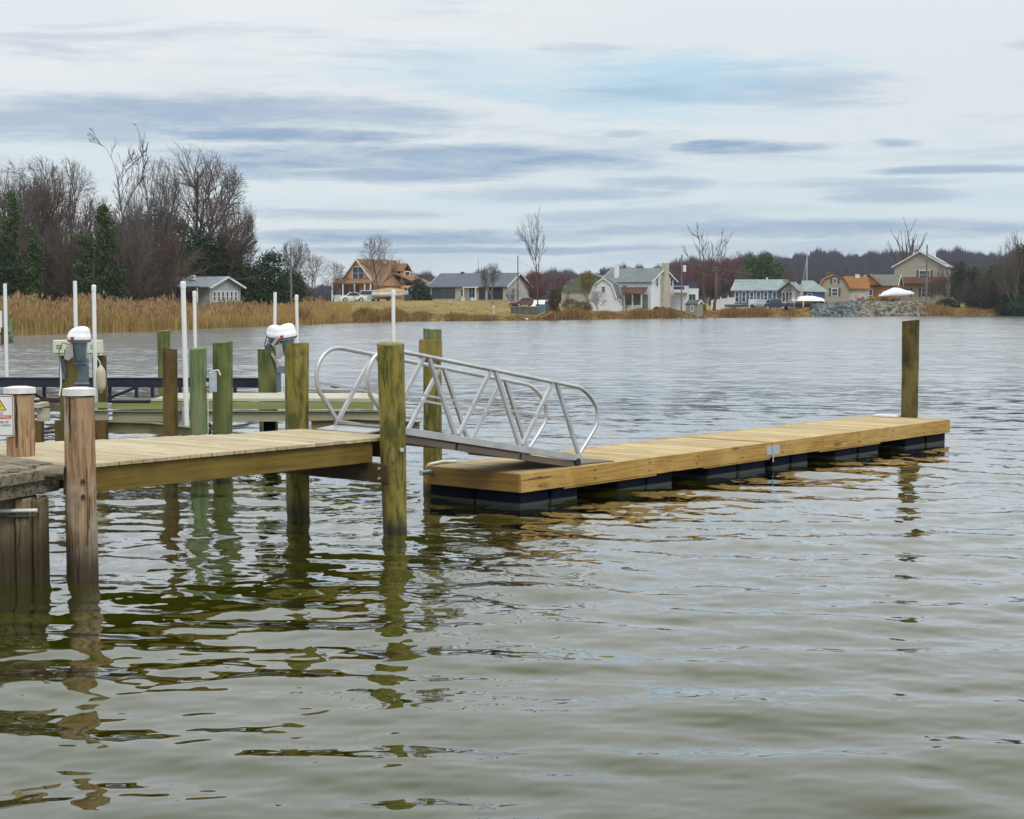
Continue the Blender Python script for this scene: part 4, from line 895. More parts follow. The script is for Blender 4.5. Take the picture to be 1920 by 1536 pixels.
# brown garage
sd_cd = siding('rust_cedar', (.26, .12, .055))
h = House('brown cedar garage with a grey green roof between two houses', 1648, 306, 6.2, 5.0, 3.35, 1.9, -24, sd_cd, shingle('green_grey_roof', (.16, .165, .14)), axis='x', over=.3, name='garage', cat='garage').trims()
b = MB(); b.prism([(-3.9, 3.4), (.1, 3.4), (-1.9, 5.2)], -.9, 0, 'y'); b.build('front_gable', siding('orange_gable', (.33, .15, .06)), h.t)
h.roofslab('front_roof', rf_rb, [(-4.2, -1.2, 3.3), (-1.9, -1.2, 5.35), (-1.9, 2, 5.35), (-4.2, 2, 3.3)]); h.roofslab('front_roof', rf_rb, [(-1.9, -1.2, 5.35), (.4, -1.2, 3.3), (.4, 2, 3.3), (-1.9, 2, 5.35)])
h.win('f', -2.0, 2.0, 1.2, 1.0, mun=2); h.door('f', .9, 1.2, 2.2, mat('door_brown', (.10, .05, .03)))
# two storey house at right
sd_ts = siding('khaki_siding', (.37, .345, .275))
h = House('large khaki two storey house with a red brown porch roof and pale metal roof panels', 1722, 314, 9.6, 8.4, 7.0, 2.75, -22, sd_ts, shingle('weathered_roof', (.30, .33, .38), .85), axis='y', over=.55).trims()
h.part('upper_band', siding('cream_gable', (.44, .42, .34)), (-4.6, 4.6, -.05, -.01, 6.9, 7.05))
h.win('f', .9, 5.25, 1.9, 1.6, mun=1, shut=shut_d); h.win('f', -2.5, 1.95, 1.1, 1.5, mun=1, shut=shut_d); h.win('f', 1.2, 1.9, 1.5, 1.6, mun=1, shut=shut_d); h.win('r', 3.2, 5.3, .8, 1.7, mun=1); h.win('r', 3.2, 1.8, .8, 2.0, mun=1)
h.roofslab('porch_roof', rr_, [(-5.6, -1.6, 3.55), (5.4, -1.6, 3.55), (4.9, .0, 4.75), (-4.6, .0, 4.75)])
h.part('porch_floor', sd_ts, (-4.9, 4.9, -.3, -.02, -.4, .3))

h.roofslab('metal_panel', mat('blue_metal', (.42, .48, .56), (.36, .42, .50), rough=.4, metal=.2), [(1.0, 1.0, 9.45), (4.4, 1.0, 7.5), (4.4, 5.6, 7.5), (1.0, 5.6, 9.45)])
h.part('chimney', white_p, (1.6, 2.0, 7.0, 7.4, 8.6, 9.8), parent=h.roof)

# white boards and red bands: fences, bulkhead
fe = thing('picket_fence', 'white board fence running up to the blue cottage', 'fence', on(1355, 272), R(-14))
b = MB()
for k in range(24): b.box(-2.0 + k * .165, -2.0 + k * .165 + .14, 0, .03, -.1, 1.55 + .02 * (k % 2) + .022 * k)
b.build('boards', trimw, fe)
for x_ in (-.5, .75):
    b = MB(); b.box(x_, x_ + .16, -.1, -.02, -.1, 2.1 + .2 * (x_ > 0)); b.build('post', trimw, fe)
bh = thing('bulkhead', 'low grey board bulkhead beside the utility pole at the shore', 'bulkhead', on(983, 228), R(-4))
b = MB(); b.box(-1.9, 1.9, 0, .15, -.9, 1.0); b.build('boards', mat('grey_boards', (.13, .13, .12), (.08, .08, .07), sc3=(6, 1, 1), rough=.9), bh)
b = MB(); b.box(-2.0, 2.0, -.06, .2, 1.0, 1.1); b.build('cap_board', mat('grey_cap', (.3, .3, .28)), bh)

# utility poles and lines
def upole(label, px, d, ytop, r=.13, arm=True, trans=False, m=None, ybase=None):
    p = on(px, d); t_ = thing('utility_pole', label, 'utility pole', p, 0, None); H_ = Z_at(ytop, d) - p.z
    m = m or mat('pole_wood', (.20, .19, .16), (.13, .12, .10), sc3=(6, 6, .6), rough=.9)
    b = MB(); b.cyl((0, 0, -.5), (0, 0, H_), r, r * .75, 10); b.build('shaft', m, t_)
    if arm: b = MB(); b.box(-.9, .9, -.06, .06, H_ - .9, H_ - .78); b.build('crossarm', m, t_)
    if trans: b = MB(); b.cyl((.42, 0, H_ - 2.6), (.42, 0, H_ - 1.6), .25, None, 12); b.build('transformer', white_p, t_)
    return p + Vector((0, 0, H_))
u1 = upole('pale utility pole beside the dark evergreens, left of the orange house', 547, 196, 466)
u2 = upole('thin dark utility pole standing by the tall leaning bare tree', 971, 226, 480, .09, False, m=mat('pole_dark', (.08, .075, .065)))
u3 = upole('utility pole with a white transformer right of the stone chimney house', 1277, 246, 478, .13, False, True)
u4 = upole('leaning grey utility pole in front of the khaki two storey house', 1735, 297, 460, .17, False)
u5 = upole('distant utility pole among the red twigged trees', 1341, 330, 500, .12)
def wire(label, a, bpt, sag, r=.02, name='power_line'):
    pts = [a.lerp(bpt, k / 14) - Vector((0, 0, sag * 4 * (k / 14) * (1 - k / 14))) for k in range(15)]
    b = MB(); b.tube(pts, r, 5); o = b.build(name, mat('wire', (.16, .15, .14))); tag(o, label, 'power line'); return o
wire('slack wire running from the left utility pole to the grey cottage', u1 - Vector((0, 0, .5)), Py(430, 521, 199), 1.2, .035)
wire('upper wire running right from the transformer pole over the blue cottage', u3 - Vector((0, 0, 1.0)), Py(1700, 522, 312), 1.6, .022)
wire('lower wire running right from the transformer pole to the blue cottage', u3 - Vector((0, 0, 1.4)), Py(1420, 527, 288), 1.0, .025)
wire('wire between the far cottages right of the sailboat mast', Py(1528, 524, 300), Py(1680, 503, 313), .5, .022)
wire('thin wire from the transformer pole to the left past the barn', u3 - Vector((0, 0, .3)), u2 - Vector((0, 0, .8)), 3.2, .012)
wire('thin wire running left of the thin dark utility pole', u2 - Vector((0, 0, .8)), u1 - Vector((0, 0, .8)), 3.0, .010)
tw = thing('radio_mast', 'hair thin distant radio mast on the horizon left of the bare trees', 'mast', (X_at(897, 1300), 1300, 0), 0)
b = MB(); b.cyl((0, 0, 0), (0, 0, Z_at(486, 1300)), .28, .2, 5); b.build('mast', mat('mast_grey', (.3, .3, .32)), tw)

# vehicles
def car(name, label, cat, px, d, rz, col, kind='sedan', L=4.5, H=1.45, s=1.0):
    t_ = thing(name, label, cat, on(px, d, .02), R(rz)); Wd = 1.8; m = mat('paint_' + '_'.join('%02d' % int(c * 100) for c in col), col, tuple(c * .95 for c in col), rough=.3, spec=.6)
    if kind == 'sedan': pr = [(-L / 2, .35), (-L / 2 + .05, .75), (-L / 2 + .9, .88), (-L / 2 + 1.5, H), (L / 2 - 1.6, H), (L / 2 - .75, .95), (L / 2, .9), (L / 2, .35)]; gl_ = [(-L / 2 + 1.02, .92), (-L / 2 + 1.55, H - .08), (L / 2 - 1.65, H - .08), (L / 2 - .98, .95)]
    elif kind == 'suv': pr = [(-L / 2, .4), (-L / 2 + .05, .95), (-L / 2 + 1.0, 1.05), (-L / 2 + 1.5, H), (L / 2 - .35, H), (L / 2, 1.1), (L / 2, .4)]; gl_ = [(-L / 2 + 1.12, 1.1), (-L / 2 + 1.56, H - .1), (L / 2 - .45, H - .1), (L / 2 - .15, 1.12)]
    else: pr = [(-L / 2, .5), (-L / 2 + .03, 1.0), (-L / 2 + 1.15, 1.12), (-L / 2 + 1.65, H), (-L / 2 + 3.1, H), (-L / 2 + 3.35, 1.15), (L / 2, 1.15), (L / 2, .5)]; gl_ = [(-L / 2 + 1.27, 1.16), (-L / 2 + 1.72, H - .1), (-L / 2 + 3.02, H - .1), (-L / 2 + 3.2, 1.18)]
    b = MB(); b.prism([(x * s, z * s) for x, z in pr], -Wd / 2 * s, Wd / 2 * s, 'y'); b.build('body', m, t_, .06)
    b = MB(); b.prism([(x * s, z * s) for x, z in gl_], -Wd / 2 * s - .012, Wd / 2 * s + .012, 'y'); b.build('side_window', glass, t_)
    for x_ in (-L / 2 + .85, L / 2 - .9):
        for y_ in (-1, 1):
            b = MB(); b.cyl((x_ * s, y_ * .72 * s, .33 * s), (x_ * s, y_ * .93 * s, .33 * s), .34 * s, None, 14); wl = b.build('wheel', tyre, t_)
            b = MB(); b.cyl((x_ * s, y_ * .92 * s, .33 * s), (x_ * s, y_ * .945 * s, .33 * s), .19 * s, None, 10); b.build('rim', galv, wl)
    b = MB(); b.box((-L / 2 - .01) * s, (-L / 2 + .06) * s, -.8 * s, -.5 * s, .62 * s, .78 * s); b.build('headlight', trimw, t_)
    b = MB(); b.box((-L / 2 - .01) * s, (-L / 2 + .06) * s, .5 * s, .8 * s, .62 * s, .78 * s); b.build('headlight', trimw, t_)
    return t_
car('parked_car', 'small white car parked left of the orange house porch', 'car', 663, 243, 8, (.72, .74, .76), L=4.1)
car('parked_car', 'pale blue grey minivan parked beside the white car', 'minivan', 688, 246, 6, (.38, .44, .47), 'suv', 4.6, 1.75)
car('parked_car', 'teal grey car parked nose out by the blue cottage stairs', 'car', 1430, 276, 62, (.20, .27, .30), 'suv', 4.3, 1.6)
car('pickup_truck', 'dark navy pickup truck parked beside the blue cottage', 'pickup truck', 1456, 275, 6, (.02, .022, .06), 'pickup', 5.4, 1.85)
car('parked_car', 'white car front seen above the teal dumpster', 'car', 1014, 236, 70, (.70, .72, .72), 'suv', 4.2, 1.75)
car('parked_car', 'dull red car parked low in front of the long beige house', 'car', 984, 243, 20, (.14, .05, .05), L=4.4)
db = thing('dumpster', 'teal dumpster at the shore beside the bulkhead', 'dumpster', on(1016, 229, .0), R(-12))
b = MB(); b.prism([(-.65, .15), (.65, .15), (.78, 1.35), (-.78, 1.35)], -.5, .5, 'y'); b.build('bin', mat('teal_paint', (.08, .20, .22), (.06, .15, .17)), db, .03)
b = MB(); b.prism([(-.8, 1.36), (.8, 1.36), (.8, 1.44), (-.8, 1.5)], -.55, .55, 'y'); b.build('lid', mat('teal_dark', (.03, .05, .10)), db)
gb = thing('waste_bin', 'dark green bin beside the round evergreen shrub', 'bin', on(765, 246), R(10))
b = MB(); b.prism([(-.42, 0), (.42, 0), (.52, .85), (-.52, .85)], -.4, .4, 'y'); b.build('bin', mat('bin_green', (.015, .08, .05)), gb, .02)
b = MB(); b.prism([(-.55, .86), (.55, .86), (.5, 1.0), (-.5, .96)], -.45, .45, 'y'); b.build('lid', mat('bin_lid', (.02, .10, .07)), gb)
ms = thing('garden_post', 'white post with a carved heron shape on the golden lawn', 'post', on(926, 226), 0)
b = MB(); b.cyl((0, 0, 0), (0, 0, .75), .05, None, 8); b.build('post', trimw, ms)
b = MB(); b.loft([[(r_ * math.cos(2 * math.pi * j / 10) + ox_, r_ * .7 * math.sin(2 * math.pi * j / 10), z) for j in range(10)] for z, r_, ox_ in ((.72, .04, 0), (.85, .16, 0), (1.0, .15, -.02), (1.12, .06, -.1), (1.2, .08, -.12), (1.24, .02, -.1))]); b.build('figure', trimw, ms)

# boats on land
def hullmesh(L, Bm, H, bow=.35, n=14):
    rings = []
    for i in range(n + 1):
        f = i / n; x = -L / 2 + L * f; ww = Bm / 2 * (1 - max(0, (f - .45) / .55) ** 2.2) + .02; zk = .05 + H * .75 * max(0, (f - .6) / .4) ** 2.2; zt_h = H * (1 + .18 * f ** 2)
        rings.append([(x, -ww, zt_h), (x, -ww * .93, H * .45 + zk * .5), (x, -ww * .5, zk + .08), (x, 0, zk), (x, ww * .5, zk + .08), (x, ww * .93, H * .45 + zk * .5), (x, ww, zt_h)])
    return rings
def trailer(t_, L, m):
    b = MB(); b.box(-L * .45, L * .6, -.05, .05, .42, .5); b.box(-L * .4, L * .2, -.7, -.62, .45, .52); b.box(-L * .4, L * .2, .62, .7, .45, .52); b.box(-.2, -.1, -.8, .8, .42, .5); b.build('trailer', m, t_)
    for y_ in (-.85, .85):
        b = MB(); b.cyl((-.3, y_ - .08, .3), (-.3, y_ + .08, .3), .3, None, 12); b.build('wheel', tyre, t_)
t_ = thing('wrapped_boat', 'boat shrink wrapped in white plastic on a trailer above the rocks', 'boat', on(1679, 294, .25), R(5))
rings = []; rg = np.random.default_rng(5)
for i in range(17):
    f = i / 16; x = -3.2 + 6.5 * f; ww = 1.15 * (1 - max(0, (f - .5) / .5) ** 2.4) * (1 - max(0, (.12 - f) / .12) * .5) + .03
    zb = 1.05 + .45 * max(0, (f - .55) / .45) ** 1.5; ht = .62 + 1.0 * math.exp(-((f - .47) / .30) ** 2)
    if f < .08: ht *= .5
    if f > .9: ht *= (1 - (f - .9) / .1 * .8)
    rings.append([(x, -ww * a + rg.normal(0, .02), zb + ht * h_ + rg.normal(0, .025)) for a, h_ in ((.6, -.1), (1, .12), (1.02, .35), (.75, .68), (.35, .93), (0, 1.0), (-.35, .93), (-.75, .68), (-1.02, .35), (-1, .12), (-.6, -.1))])
b = MB(); b.loft(rings); b.build('shrink_wrap', mat('shrink_wrap', (.74, .76, .79), (.66, .68, .72), rough=.45, sc3=(1.2, 1.2, 1.2), bump=.5, bdist=.08), t_)
trailer(t_, 5.2, rust)
t_ = thing('covered_boat', 'white tented boat cover draped over a brown hull beside the stairs', 'boat', on(1516, 281, 0), R(4))
b = MB(); b.loft(hullmesh(4.8, 1.9, 1.0)); b.build('hull', mat('brown_hull', (.13, .07, .045), (.09, .05, .03)), t_)
b = MB(); b.loft([[(x, -1.1 * wv_, 1.0 + .0 * x), (x, -.9 * wv_, 1.25 * h_ + .0), (x, 0, h_ + .75), (x, .9 * wv_, 1.25 * h_), (x, 1.1 * wv_, 1.0)] for x, wv_, h_ in ((-2.9, .5, .5), (-2.0, 1, 1.0), (-.5, 1, 1.18), (.8, 1, 1.12), (2.3, .6, .75), (2.7, .2, .5))], True, False); b.build('cover', white_p, t_)
b = MB(); b.beam((-2.7, -1.0, 1.1), (-2.95, -1.0, 0), .14, .14, (0, 1, 0)); b.beam((-1.3, -1.0, 1.1), (-1.3, -1.0, 0), .14, .14, (0, 1, 0)); b.build('cover_leg', white_p, t_)
t_ = thing('sailboat', 'sailboat with a tall bare white mast laid up behind the covered boat', 'sailboat', on(1511, 297, 0), R(80))
b = MB(); b.loft(hullmesh(6, 2.2, 1.2)); b.build('hull', white_p, t_)
b = MB(); b.cyl((0, 0, 1.0), (0, 0, Z_at(463, 297) - GZ(X_at(1511, 297), 297)), .085, .06, 8); b.build('mast', mat('mast_white', (.6, .62, .65)), t_)
b = MB(); b.tube([(.2, .2, 1.2), (.6, .6, 2.2), (0, 0, 9.3)], .02, 5); b.tube([(.15, .9, 3.4), (0, .02, 8.6)], .05, 5); b.build('stay', mat('stay_grey', (.4, .42, .45)), t_)
t_ = thing('boat_on_trailer', 'boat with a tan cover on a trailer in front of the orange house', 'boat', on(732, 243, 0), R(3))
b = MB(); b.loft([[(x, y, z + .45) for x, y, z in r_] for r_ in hullmesh(5.4, 2.0, .9)]); b.build('hull', mat('white_hull', (.6, .6, .58)), t_)
b = MB(); b.loft([[(x, -1.0 * wv_, 1.38), (x, -.7 * wv_, 1.38 + .4 * h_), (x, 0, 1.38 + .7 * h_), (x, .7 * wv_, 1.38 + .4 * h_), (x, 1.0 * wv_, 1.38)] for x, wv_, h_ in ((-2.6, .9, .3), (-1.5, 1, .6), (0, 1, 1.0), (1.2, .9, .8), (2.6, .2, .25))], True, False); b.build('cover', mat('tan_canvas', (.42, .28, .16), (.34, .2, .12)), t_)
trailer(t_, 4.6, rust)
t_ = thing('boat_on_trailer', 'small green grey boat on a trailer under the bare tree by the orange house', 'boat', on(708, 247, 0), R(-20))
b = MB(); b.loft([[(x, y, z + .5) for x, y, z in r_] for r_ in hullmesh(4.4, 1.8, .8)]); b.build('hull', mat('greygreen_hull', (.18, .22, .20)), t_); trailer(t_, 3.8, dk_grey)
t_ = thing('boat_trailer', 'empty boat trailer with a small grey skiff beside the white fence', 'boat trailer', on(1377, 268, 0), R(4))
b = MB(); b.loft([[(x, y, z + .5) for x, y, z in r_] for r_ in hullmesh(3.2, 1.4, .5)]); b.build('skiff', mat('skiff_grey', (.16, .22, .23)), t_); trailer(t_, 4.2, galv)
ta = thing('blue_tarp', 'small blue tarp bundle beside the tan shed', 'tarp', on(1311, 254, 0), 0)
b = MB(); b.ell((0, 0, .35), (.4, .35, .5), 10, 7); b.build('bundle', mat('tarp_blue', (.03, .03, .22), (.02, .02, .12)), ta)
st = thing('garden_stairs', 'steep white outdoor stairs beside the pickup truck', 'stairs', on(1478, 279, 0), R(0))
b = MB(); b.beam((-.9, 0, .2), (1.0, 0, 2.3), .5, .2, (0, 0, 1)); b.beam((-.9, -.4, .9), (1.0, -.4, 3.0), .06, .1); b.build('stair', trimw, st)
gc = thing('garden_cart', 'grey hand cart with wheels beside the tan house', 'cart', on(1600, 292, 0), R(10))
b = MB(); b.box(-.7, .7, -.3, .3, .5, .62); b.beam((.5, 0, .5), (.15, 0, 1.8), .06, .06, (0, 1, 0)); b.beam((.8, 0, .5), (.5, 0, 1.8), .06, .06, (0, 1, 0)); b.build('frame', dk_grey, gc)
b = MB(); b.tube([(-.7 + .38 * math.cos(a), -.3, .42 + .38 * math.sin(a)) for a in np.linspace(0, 6.28, 17)], .05, 6); b.build('wheel', tyre, gc)
rc = thing('red_cart', 'low red and grey tractor shape on the bank by the tan house', 'garden tractor', on(1613, 293, 0), R(0))
b = MB(); b.box(-.6, .7, -.4, .4, .35, 1.0); b.box(.1, .55, -.35, .35, 1.0, 1.35); b.build('body', mat('tractor_grey', (.14, .15, .17)), rc, .08)
b = MB(); b.box(-.5, .2, -.42, .42, .9, 1.15); b.build('seat', red_m, rc, .08)
for x_ in (-.4, .5):
    b = MB(); b.cyl((x_, -.5, .28), (x_, -.38, .28), .28, None, 12); b.build('wheel', tyre, rc)
ki = thing('kayak', 'long pale kayak lying along the top of the rocks', 'kayak', on(1640, 291, .12), R(1))
b = MB(); b.loft([[(x, r_ * .35 * math.cos(a), .16 + r_ * .17 * math.sin(a)) for a in [2 * math.pi * j / 10 for j in range(10)]] for x, r_ in ((-2.1, .05), (-1.6, .6), (-.5, 1), (.6, 1), (1.6, .6), (2.1, .05))]); b.build('hull', mat('kayak_cream', (.55, .50, .40)), ki)
ye = thing('garden_shrub', 'bright yellow forsythia shrub behind the kayak', 'shrub', on(1630, 294, 0), 0)

# ------------------------------------------------------------------ vegetation
bark = mat('bark', (.115, .085, .062), (.07, .05, .038), rough=.95, sc3=(2, 2, .6))
bark_p = mat('pale_bark', (.24, .21, .18), (.15, .13, .11), rough=.95, sc3=(2, 2, .6))
twig_b = mat('brown_twigs', (.125, .082, .062), (.085, .055, .045), rough=1, isl=.25)
twig_r = mat('red_twigs', (.165, .060, .060), (.11, .048, .050), rough=1, isl=.25)
twig_g = mat('grey_twigs', (.15, .125, .115), (.10, .085, .08), rough=1, isl=.25)
twig_y = mat('golden_twigs', (.25, .20, .07), (.17, .13, .05), rough=1, isl=.25)
brush_m = mat('brush_twigs', (.125, .095, .068), (.08, .062, .045), rough=1, isl=.3)
def seg(V, Fc, p, q, r0, r1, n=3):
    d = (q - p); d.normalize(); a = Vector((0, 0, 1)) if abs(d.z) < .9 else Vector((1, 0, 0)); u = d.cross(a).normalized(); v = d.cross(u); o = len(V)
    for c, r in ((p, r0), (q, r1)):
        for j in range(n):
            t = 2 * math.pi * j / n; V.append(c + (u * math.cos(t) + v * math.sin(t)) * r)
    for j in range(n): Fc.append((o + j, o + (j + 1) % n, o + n + (j + 1) % n, o + n + j))
def grow(seed, H, trunk_h, r0, spread=.75, up=.35, nl=7, levels=4, wig=.18, kids=(7, 6, 5), rt=.022, ratio=(.62, .5, .42), lean=(0, 0), env=None):
    rg = random.Random(seed); TV, TF, CV, CF = [], [], [], []
    def branch(p, d, L, r, lv):
        n = 4 if lv < 3 else 2; V, Fc = (TV, TF) if lv <= 1 else (CV, CF); pts = [p]; d = d.copy(); rr_ = max(r, rt)
        for i in range(n):
            d = (d + Vector((rg.gauss(0, wig), rg.gauss(0, wig), rg.gauss(0, wig) + up * (.30 if lv < 3 else .10)))).normalized()
            q = pts[-1] + d * L / n
            if env and lv >= 1 and (q.x ** 2 + q.y ** 2) / env[1] ** 2 + ((q.z - env[0]) / env[2]) ** 2 > rg.uniform(.86, 1.12):
                if len(pts) < 2: return
                n = i; break
            a = rr_ * (1 - .62 * i / n); b_ = rr_ * (1 - .62 * (i + 1) / n); seg(V, Fc, pts[-1], q, max(a, rt * .6), max(b_, rt * .5), 6 if lv == 0 else (4 if lv == 1 else 3)); pts.append(q)
        if lv >= levels: return
        k = kids[min(lv - 1, len(kids) - 1)] if lv >= 1 else nl
        for j in range(k):
            f = rg.uniform(.25, 1.0) if lv else rg.uniform(.55, 1.0)
            if j == 0: f = 1.0
            fi = f * n; i0 = min(int(fi), n - 1); q = pts[i0].lerp(pts[i0 + 1], fi - i0); dd = (pts[i0 + 1] - pts[i0]).normalized()
            az_ = rg.uniform(0, 6.283) if lv else 6.283 * j / k + rg.uniform(-.4, .4); sp = rg.uniform(.5, 1.15) * spread * (1 if j else .3)
            s_ = dd.cross(Vector((math.cos(az_), math.sin(az_), .13))).normalized()
            nd = (dd * math.cos(sp) + s_ * math.sin(sp)).normalized()
            branch(q, nd, L * ratio[min(lv, len(ratio) - 1)] * rg.uniform(.75, 1.2) * (1.0 if lv else (H - trunk_h) / max(trunk_h, .1) / ratio[0] * .62), rr_ * (1 - .62 * f) * rg.uniform(.6, .85) + .004, lv + 1)
    branch(Vector((0, 0, -.3)), Vector((lean[0], lean[1], 1)).normalized(), trunk_h + .3, r0, 0)
    return TV, TF, CV, CF
def bare(label, px, d, data, s=1.0, rz=0, trunk=None, crown=None, group=None, base=None, sx=1.0, cat='tree', name='bare_tree'):
    p = on(px, d) if base is None else base
    t_ = thing(name, label, cat, p, R(rz), group); t_.scale = (s * sx, s * sx, s)
    if isinstance(data, tuple):
        TV, TF, CV, CF = data
        o1 = npmesh('trunk', TV, TF, trunk or bark, t_, 4); o2 = npmesh('crown', CV, CF, crown or twig_b, t_, 4)
        return t_
def cloned(src, label, px, d, s=1.0, rz=0, sx=1.0, group=None, crown=None):
    return dup(src, on(px, d), R(rz), label, group, (s * sx, s * sx, s))
def treeH(ytop, px, d): return Z_at(ytop, d) - GZ(X_at(px, d), d)

oak = grow(21, 17, 4.6, .42, .66, .12, 9, 4, .15, (9, 8, 7), rt=.018, ratio=(.62, .60, .50, .44), env=(9.6, 5.6, 5.8))
oak2 = grow(33, 18, 3.6, .46, .78, .05, 10, 4, .15, (9, 8, 6), rt=.017, ratio=(.62, .62, .50, .44), env=(8.6, 7.6, 7.0))
vase = grow(45, 16, 4.2, .34, .52, .25, 8, 4, .14, (9, 7, 6), rt=.019, ratio=(.62, .58, .48, .42), env=(9.2, 4.8, 5.4))
tall = grow(57, 18, 7, .32, .62, .30, 7, 4, .22, (6, 5, 4), rt=.034, env=(12.5, 4.6, 6.6))
small = grow(63, 9, 1.7, .16, .70, .12, 8, 4, .16, (8, 7, 5), rt=.013, ratio=(.62, .60, .48, .42), env=(5.2, 3.6, 3.2))
def hgt(data): return float(np.percentile([v.z for v in data[0] + data[2]], 99.6))
HO, HO2, HV, HT, HS = map(hgt, (oak, oak2, vase, tall, small))
# left stand of big trees
B1 = bare('wide domed bare oak at the right end of the left wood, over the grey cottage', 338, 214, oak2, treeH(286, 338, 214) / HO2, 110, crown=twig_g, sx=.95)
B2 = bare('tallest sparse bare tree sticking up out of the left wood', 212, 186, tall, treeH(240, 212, 186) / HT, 60, crown=twig_g, sx=.8)
B3 = bare('dense brown bare tree second from the left edge of the wood', 62, 182, oak, treeH(302, 62, 182) / HO, 140, sx=.8)
B4 = bare('narrow upright bare tree just left of the domed oak', 300, 196, vase, treeH(302, 300, 196) / HV, 0, crown=twig_g, sx=.55)
for k, (src, lb, px, d, yt, rz, sx) in enumerate([
        (B3, 'dense brown bare tree left of the tallest sparse tree', 128, 188, 303, 250, .66),
        (B1, 'bare tree cut off by the left edge of the view', 8, 180, 330, 100, .7),
        (B4, 'brown bare tree behind the ivy column at left', 95, 200, 335, 130, .8),
        (B4, 'bare tree between the tallest sparse tree and the domed oak', 258, 200, 352, 220, .55),
        (B3, 'low bare tree behind the right shoulder of the domed oak', 428, 205, 372, 30, .7),
        (B4, 'slender bare tree in front of the tallest tree', 188, 176, 372, 300, .6),
        (B4, 'slender bare tree in front of the domed oak', 262, 175, 385, 80, .6),
        (B3, 'bare tree low against the dark pines of the left wood', 330, 180, 400, 200, .5)]):
    H0 = {id(B3): HO, id(B1): HO2, id(B4): HV}[id(src)]
    cloned(src, lb, px, d, treeH(yt, px, d) / H0, rz, sx)
brushd = grow(71, 7, 1.0, .09, .68, .32, 10, 3, .15, (11, 9), rt=.022); HB = hgt(brushd)
BR = bare('brown leafless understory thicket tree at the foot of the left wood', 150, 172, brushd, treeH(430, 150, 172) / HB, 0, crown=brush_m, sx=.62, group='understory thicket of the left wood', name='thicket_tree')
rb = random.Random(8)
for k in range(46):
    px = -20 + k * 9.9 + rb.uniform(-6, 6); d = rb.uniform(172, 200)
    if px > 285: d = rb.uniform(209, 217)
    yt = rb.uniform(400, 480) if px < 300 else rb.uniform(430, 490)
    cloned(BR, 'brown leafless understory thicket tree at the foot of the left wood', px, d, treeH(yt, px, d) / HB, rb.uniform(0, 360), rb.uniform(.7, 1.05), 'understory thicket of the left wood')

# evergreens
ev_d = mat('dark_evergreen', (.030, .055, .016), (.016, .034, .012), (.045, .075, .016), rough=.75, sc3=(.6, .6, .6), isl=.4, spec=.2)
ev_i = mat('ivy_leaves', (.045, .085, .012), (.022, .045, .008), (.085, .11, .012), rough=.6, sc3=(.6, .6, .6), isl=.45, spec=.3)
ev_g = mat('pine_green', (.050, .105, .018), (.028, .06, .014), (.07, .13, .02), rough=.7, sc3=(.5, .5, .5), isl=.4, spec=.2)
ev_b = mat('dull_conifer', (.050, .052, .026), (.03, .034, .018), (.085, .065, .03), rough=.8, sc3=(.5, .5, .5), isl=.4, spec=.15)
yel = mat('yellow_bloom', (.38, .30, .03), (.22, .20, .03), rough=.8, sc3=(1, 1, 1), isl=.3)
def leaves(seed, ells, nclump, per, csz, lsz, flat=.6):
    rg = np.random.default_rng(seed); vol = np.array([e[3] * e[4] * e[5] for e in ells]) ** .75; pick = rg.choice(len(ells), nclump, p=vol / vol.sum()); E_ = np.array(ells)[pick]
    u = rg.normal(size=(nclump, 3)); u /= np.linalg.norm(u, axis=1)[:, None]; rad = rg.uniform(.45, 1.06, (nclump, 1)) ** .6
    c = E_[:, :3] + u * E_[:, 3:6] * rad
    L_ = c[:, None, :] + rg.normal(size=(nclump, per, 3)) * csz * np.array([1, 1, flat])
    L_ = L_.reshape(-1, 3); n = len(L_); a = rg.normal(size=(n, 3)); a /= np.linalg.norm(a, axis=1)[:, None]; b_ = np.cross(a, rg.normal(size=(n, 3))); b_ /= np.linalg.norm(b_, axis=1)[:, None]
    s = lsz * rg.uniform(.6, 1.3, (n, 1)); V = np.stack([L_ - a * s, L_ + a * s * .9, L_ + b_ * s * 1.1], 1).reshape(-1, 3)
    return V, np.arange(3 * n).reshape(-1, 3)
def ever(label, px, d, ells, m, nclump=500, per=9, csz=.35, lsz=.17, seed=1, trunk_h=None, tr=.18, name='evergreen_tree', cat='tree', rz=0, group=None, dz=0, tm=None):
    t_ = thing(name, label, cat, on(px, d, dz), R(rz), group)
    V, Fc = leaves(seed, ells, nclump, per, csz, lsz); npmesh('crown', V, Fc, m, t_)
    if trunk_h:
        TV, TF = [], []; rg = random.Random(seed); p = Vector((0, 0, -.3))
        for k in range(5):
            q_ = Vector((rg.gauss(0, .08), rg.gauss(0, .08), trunk_h * (k + 1) / 5)); seg(TV, TF, p, q_, tr * (1 - k * .15), tr * (1 - (k + 1) * .15), 8); p = q_
        for k in range(9):
            z = trunk_h * rg.uniform(.3, .95); a = rg.uniform(0, 6.28); e_ = ells[k % len(ells)]; seg(TV, TF, Vector((0, 0, z)), Vector((math.cos(a) * e_[3] * .7, math.sin(a) * e_[4] * .7, z + .6)), tr * .3, .03, 4)
        npmesh('trunk', TV, TF, tm or bark, t_, 4)
    return t_
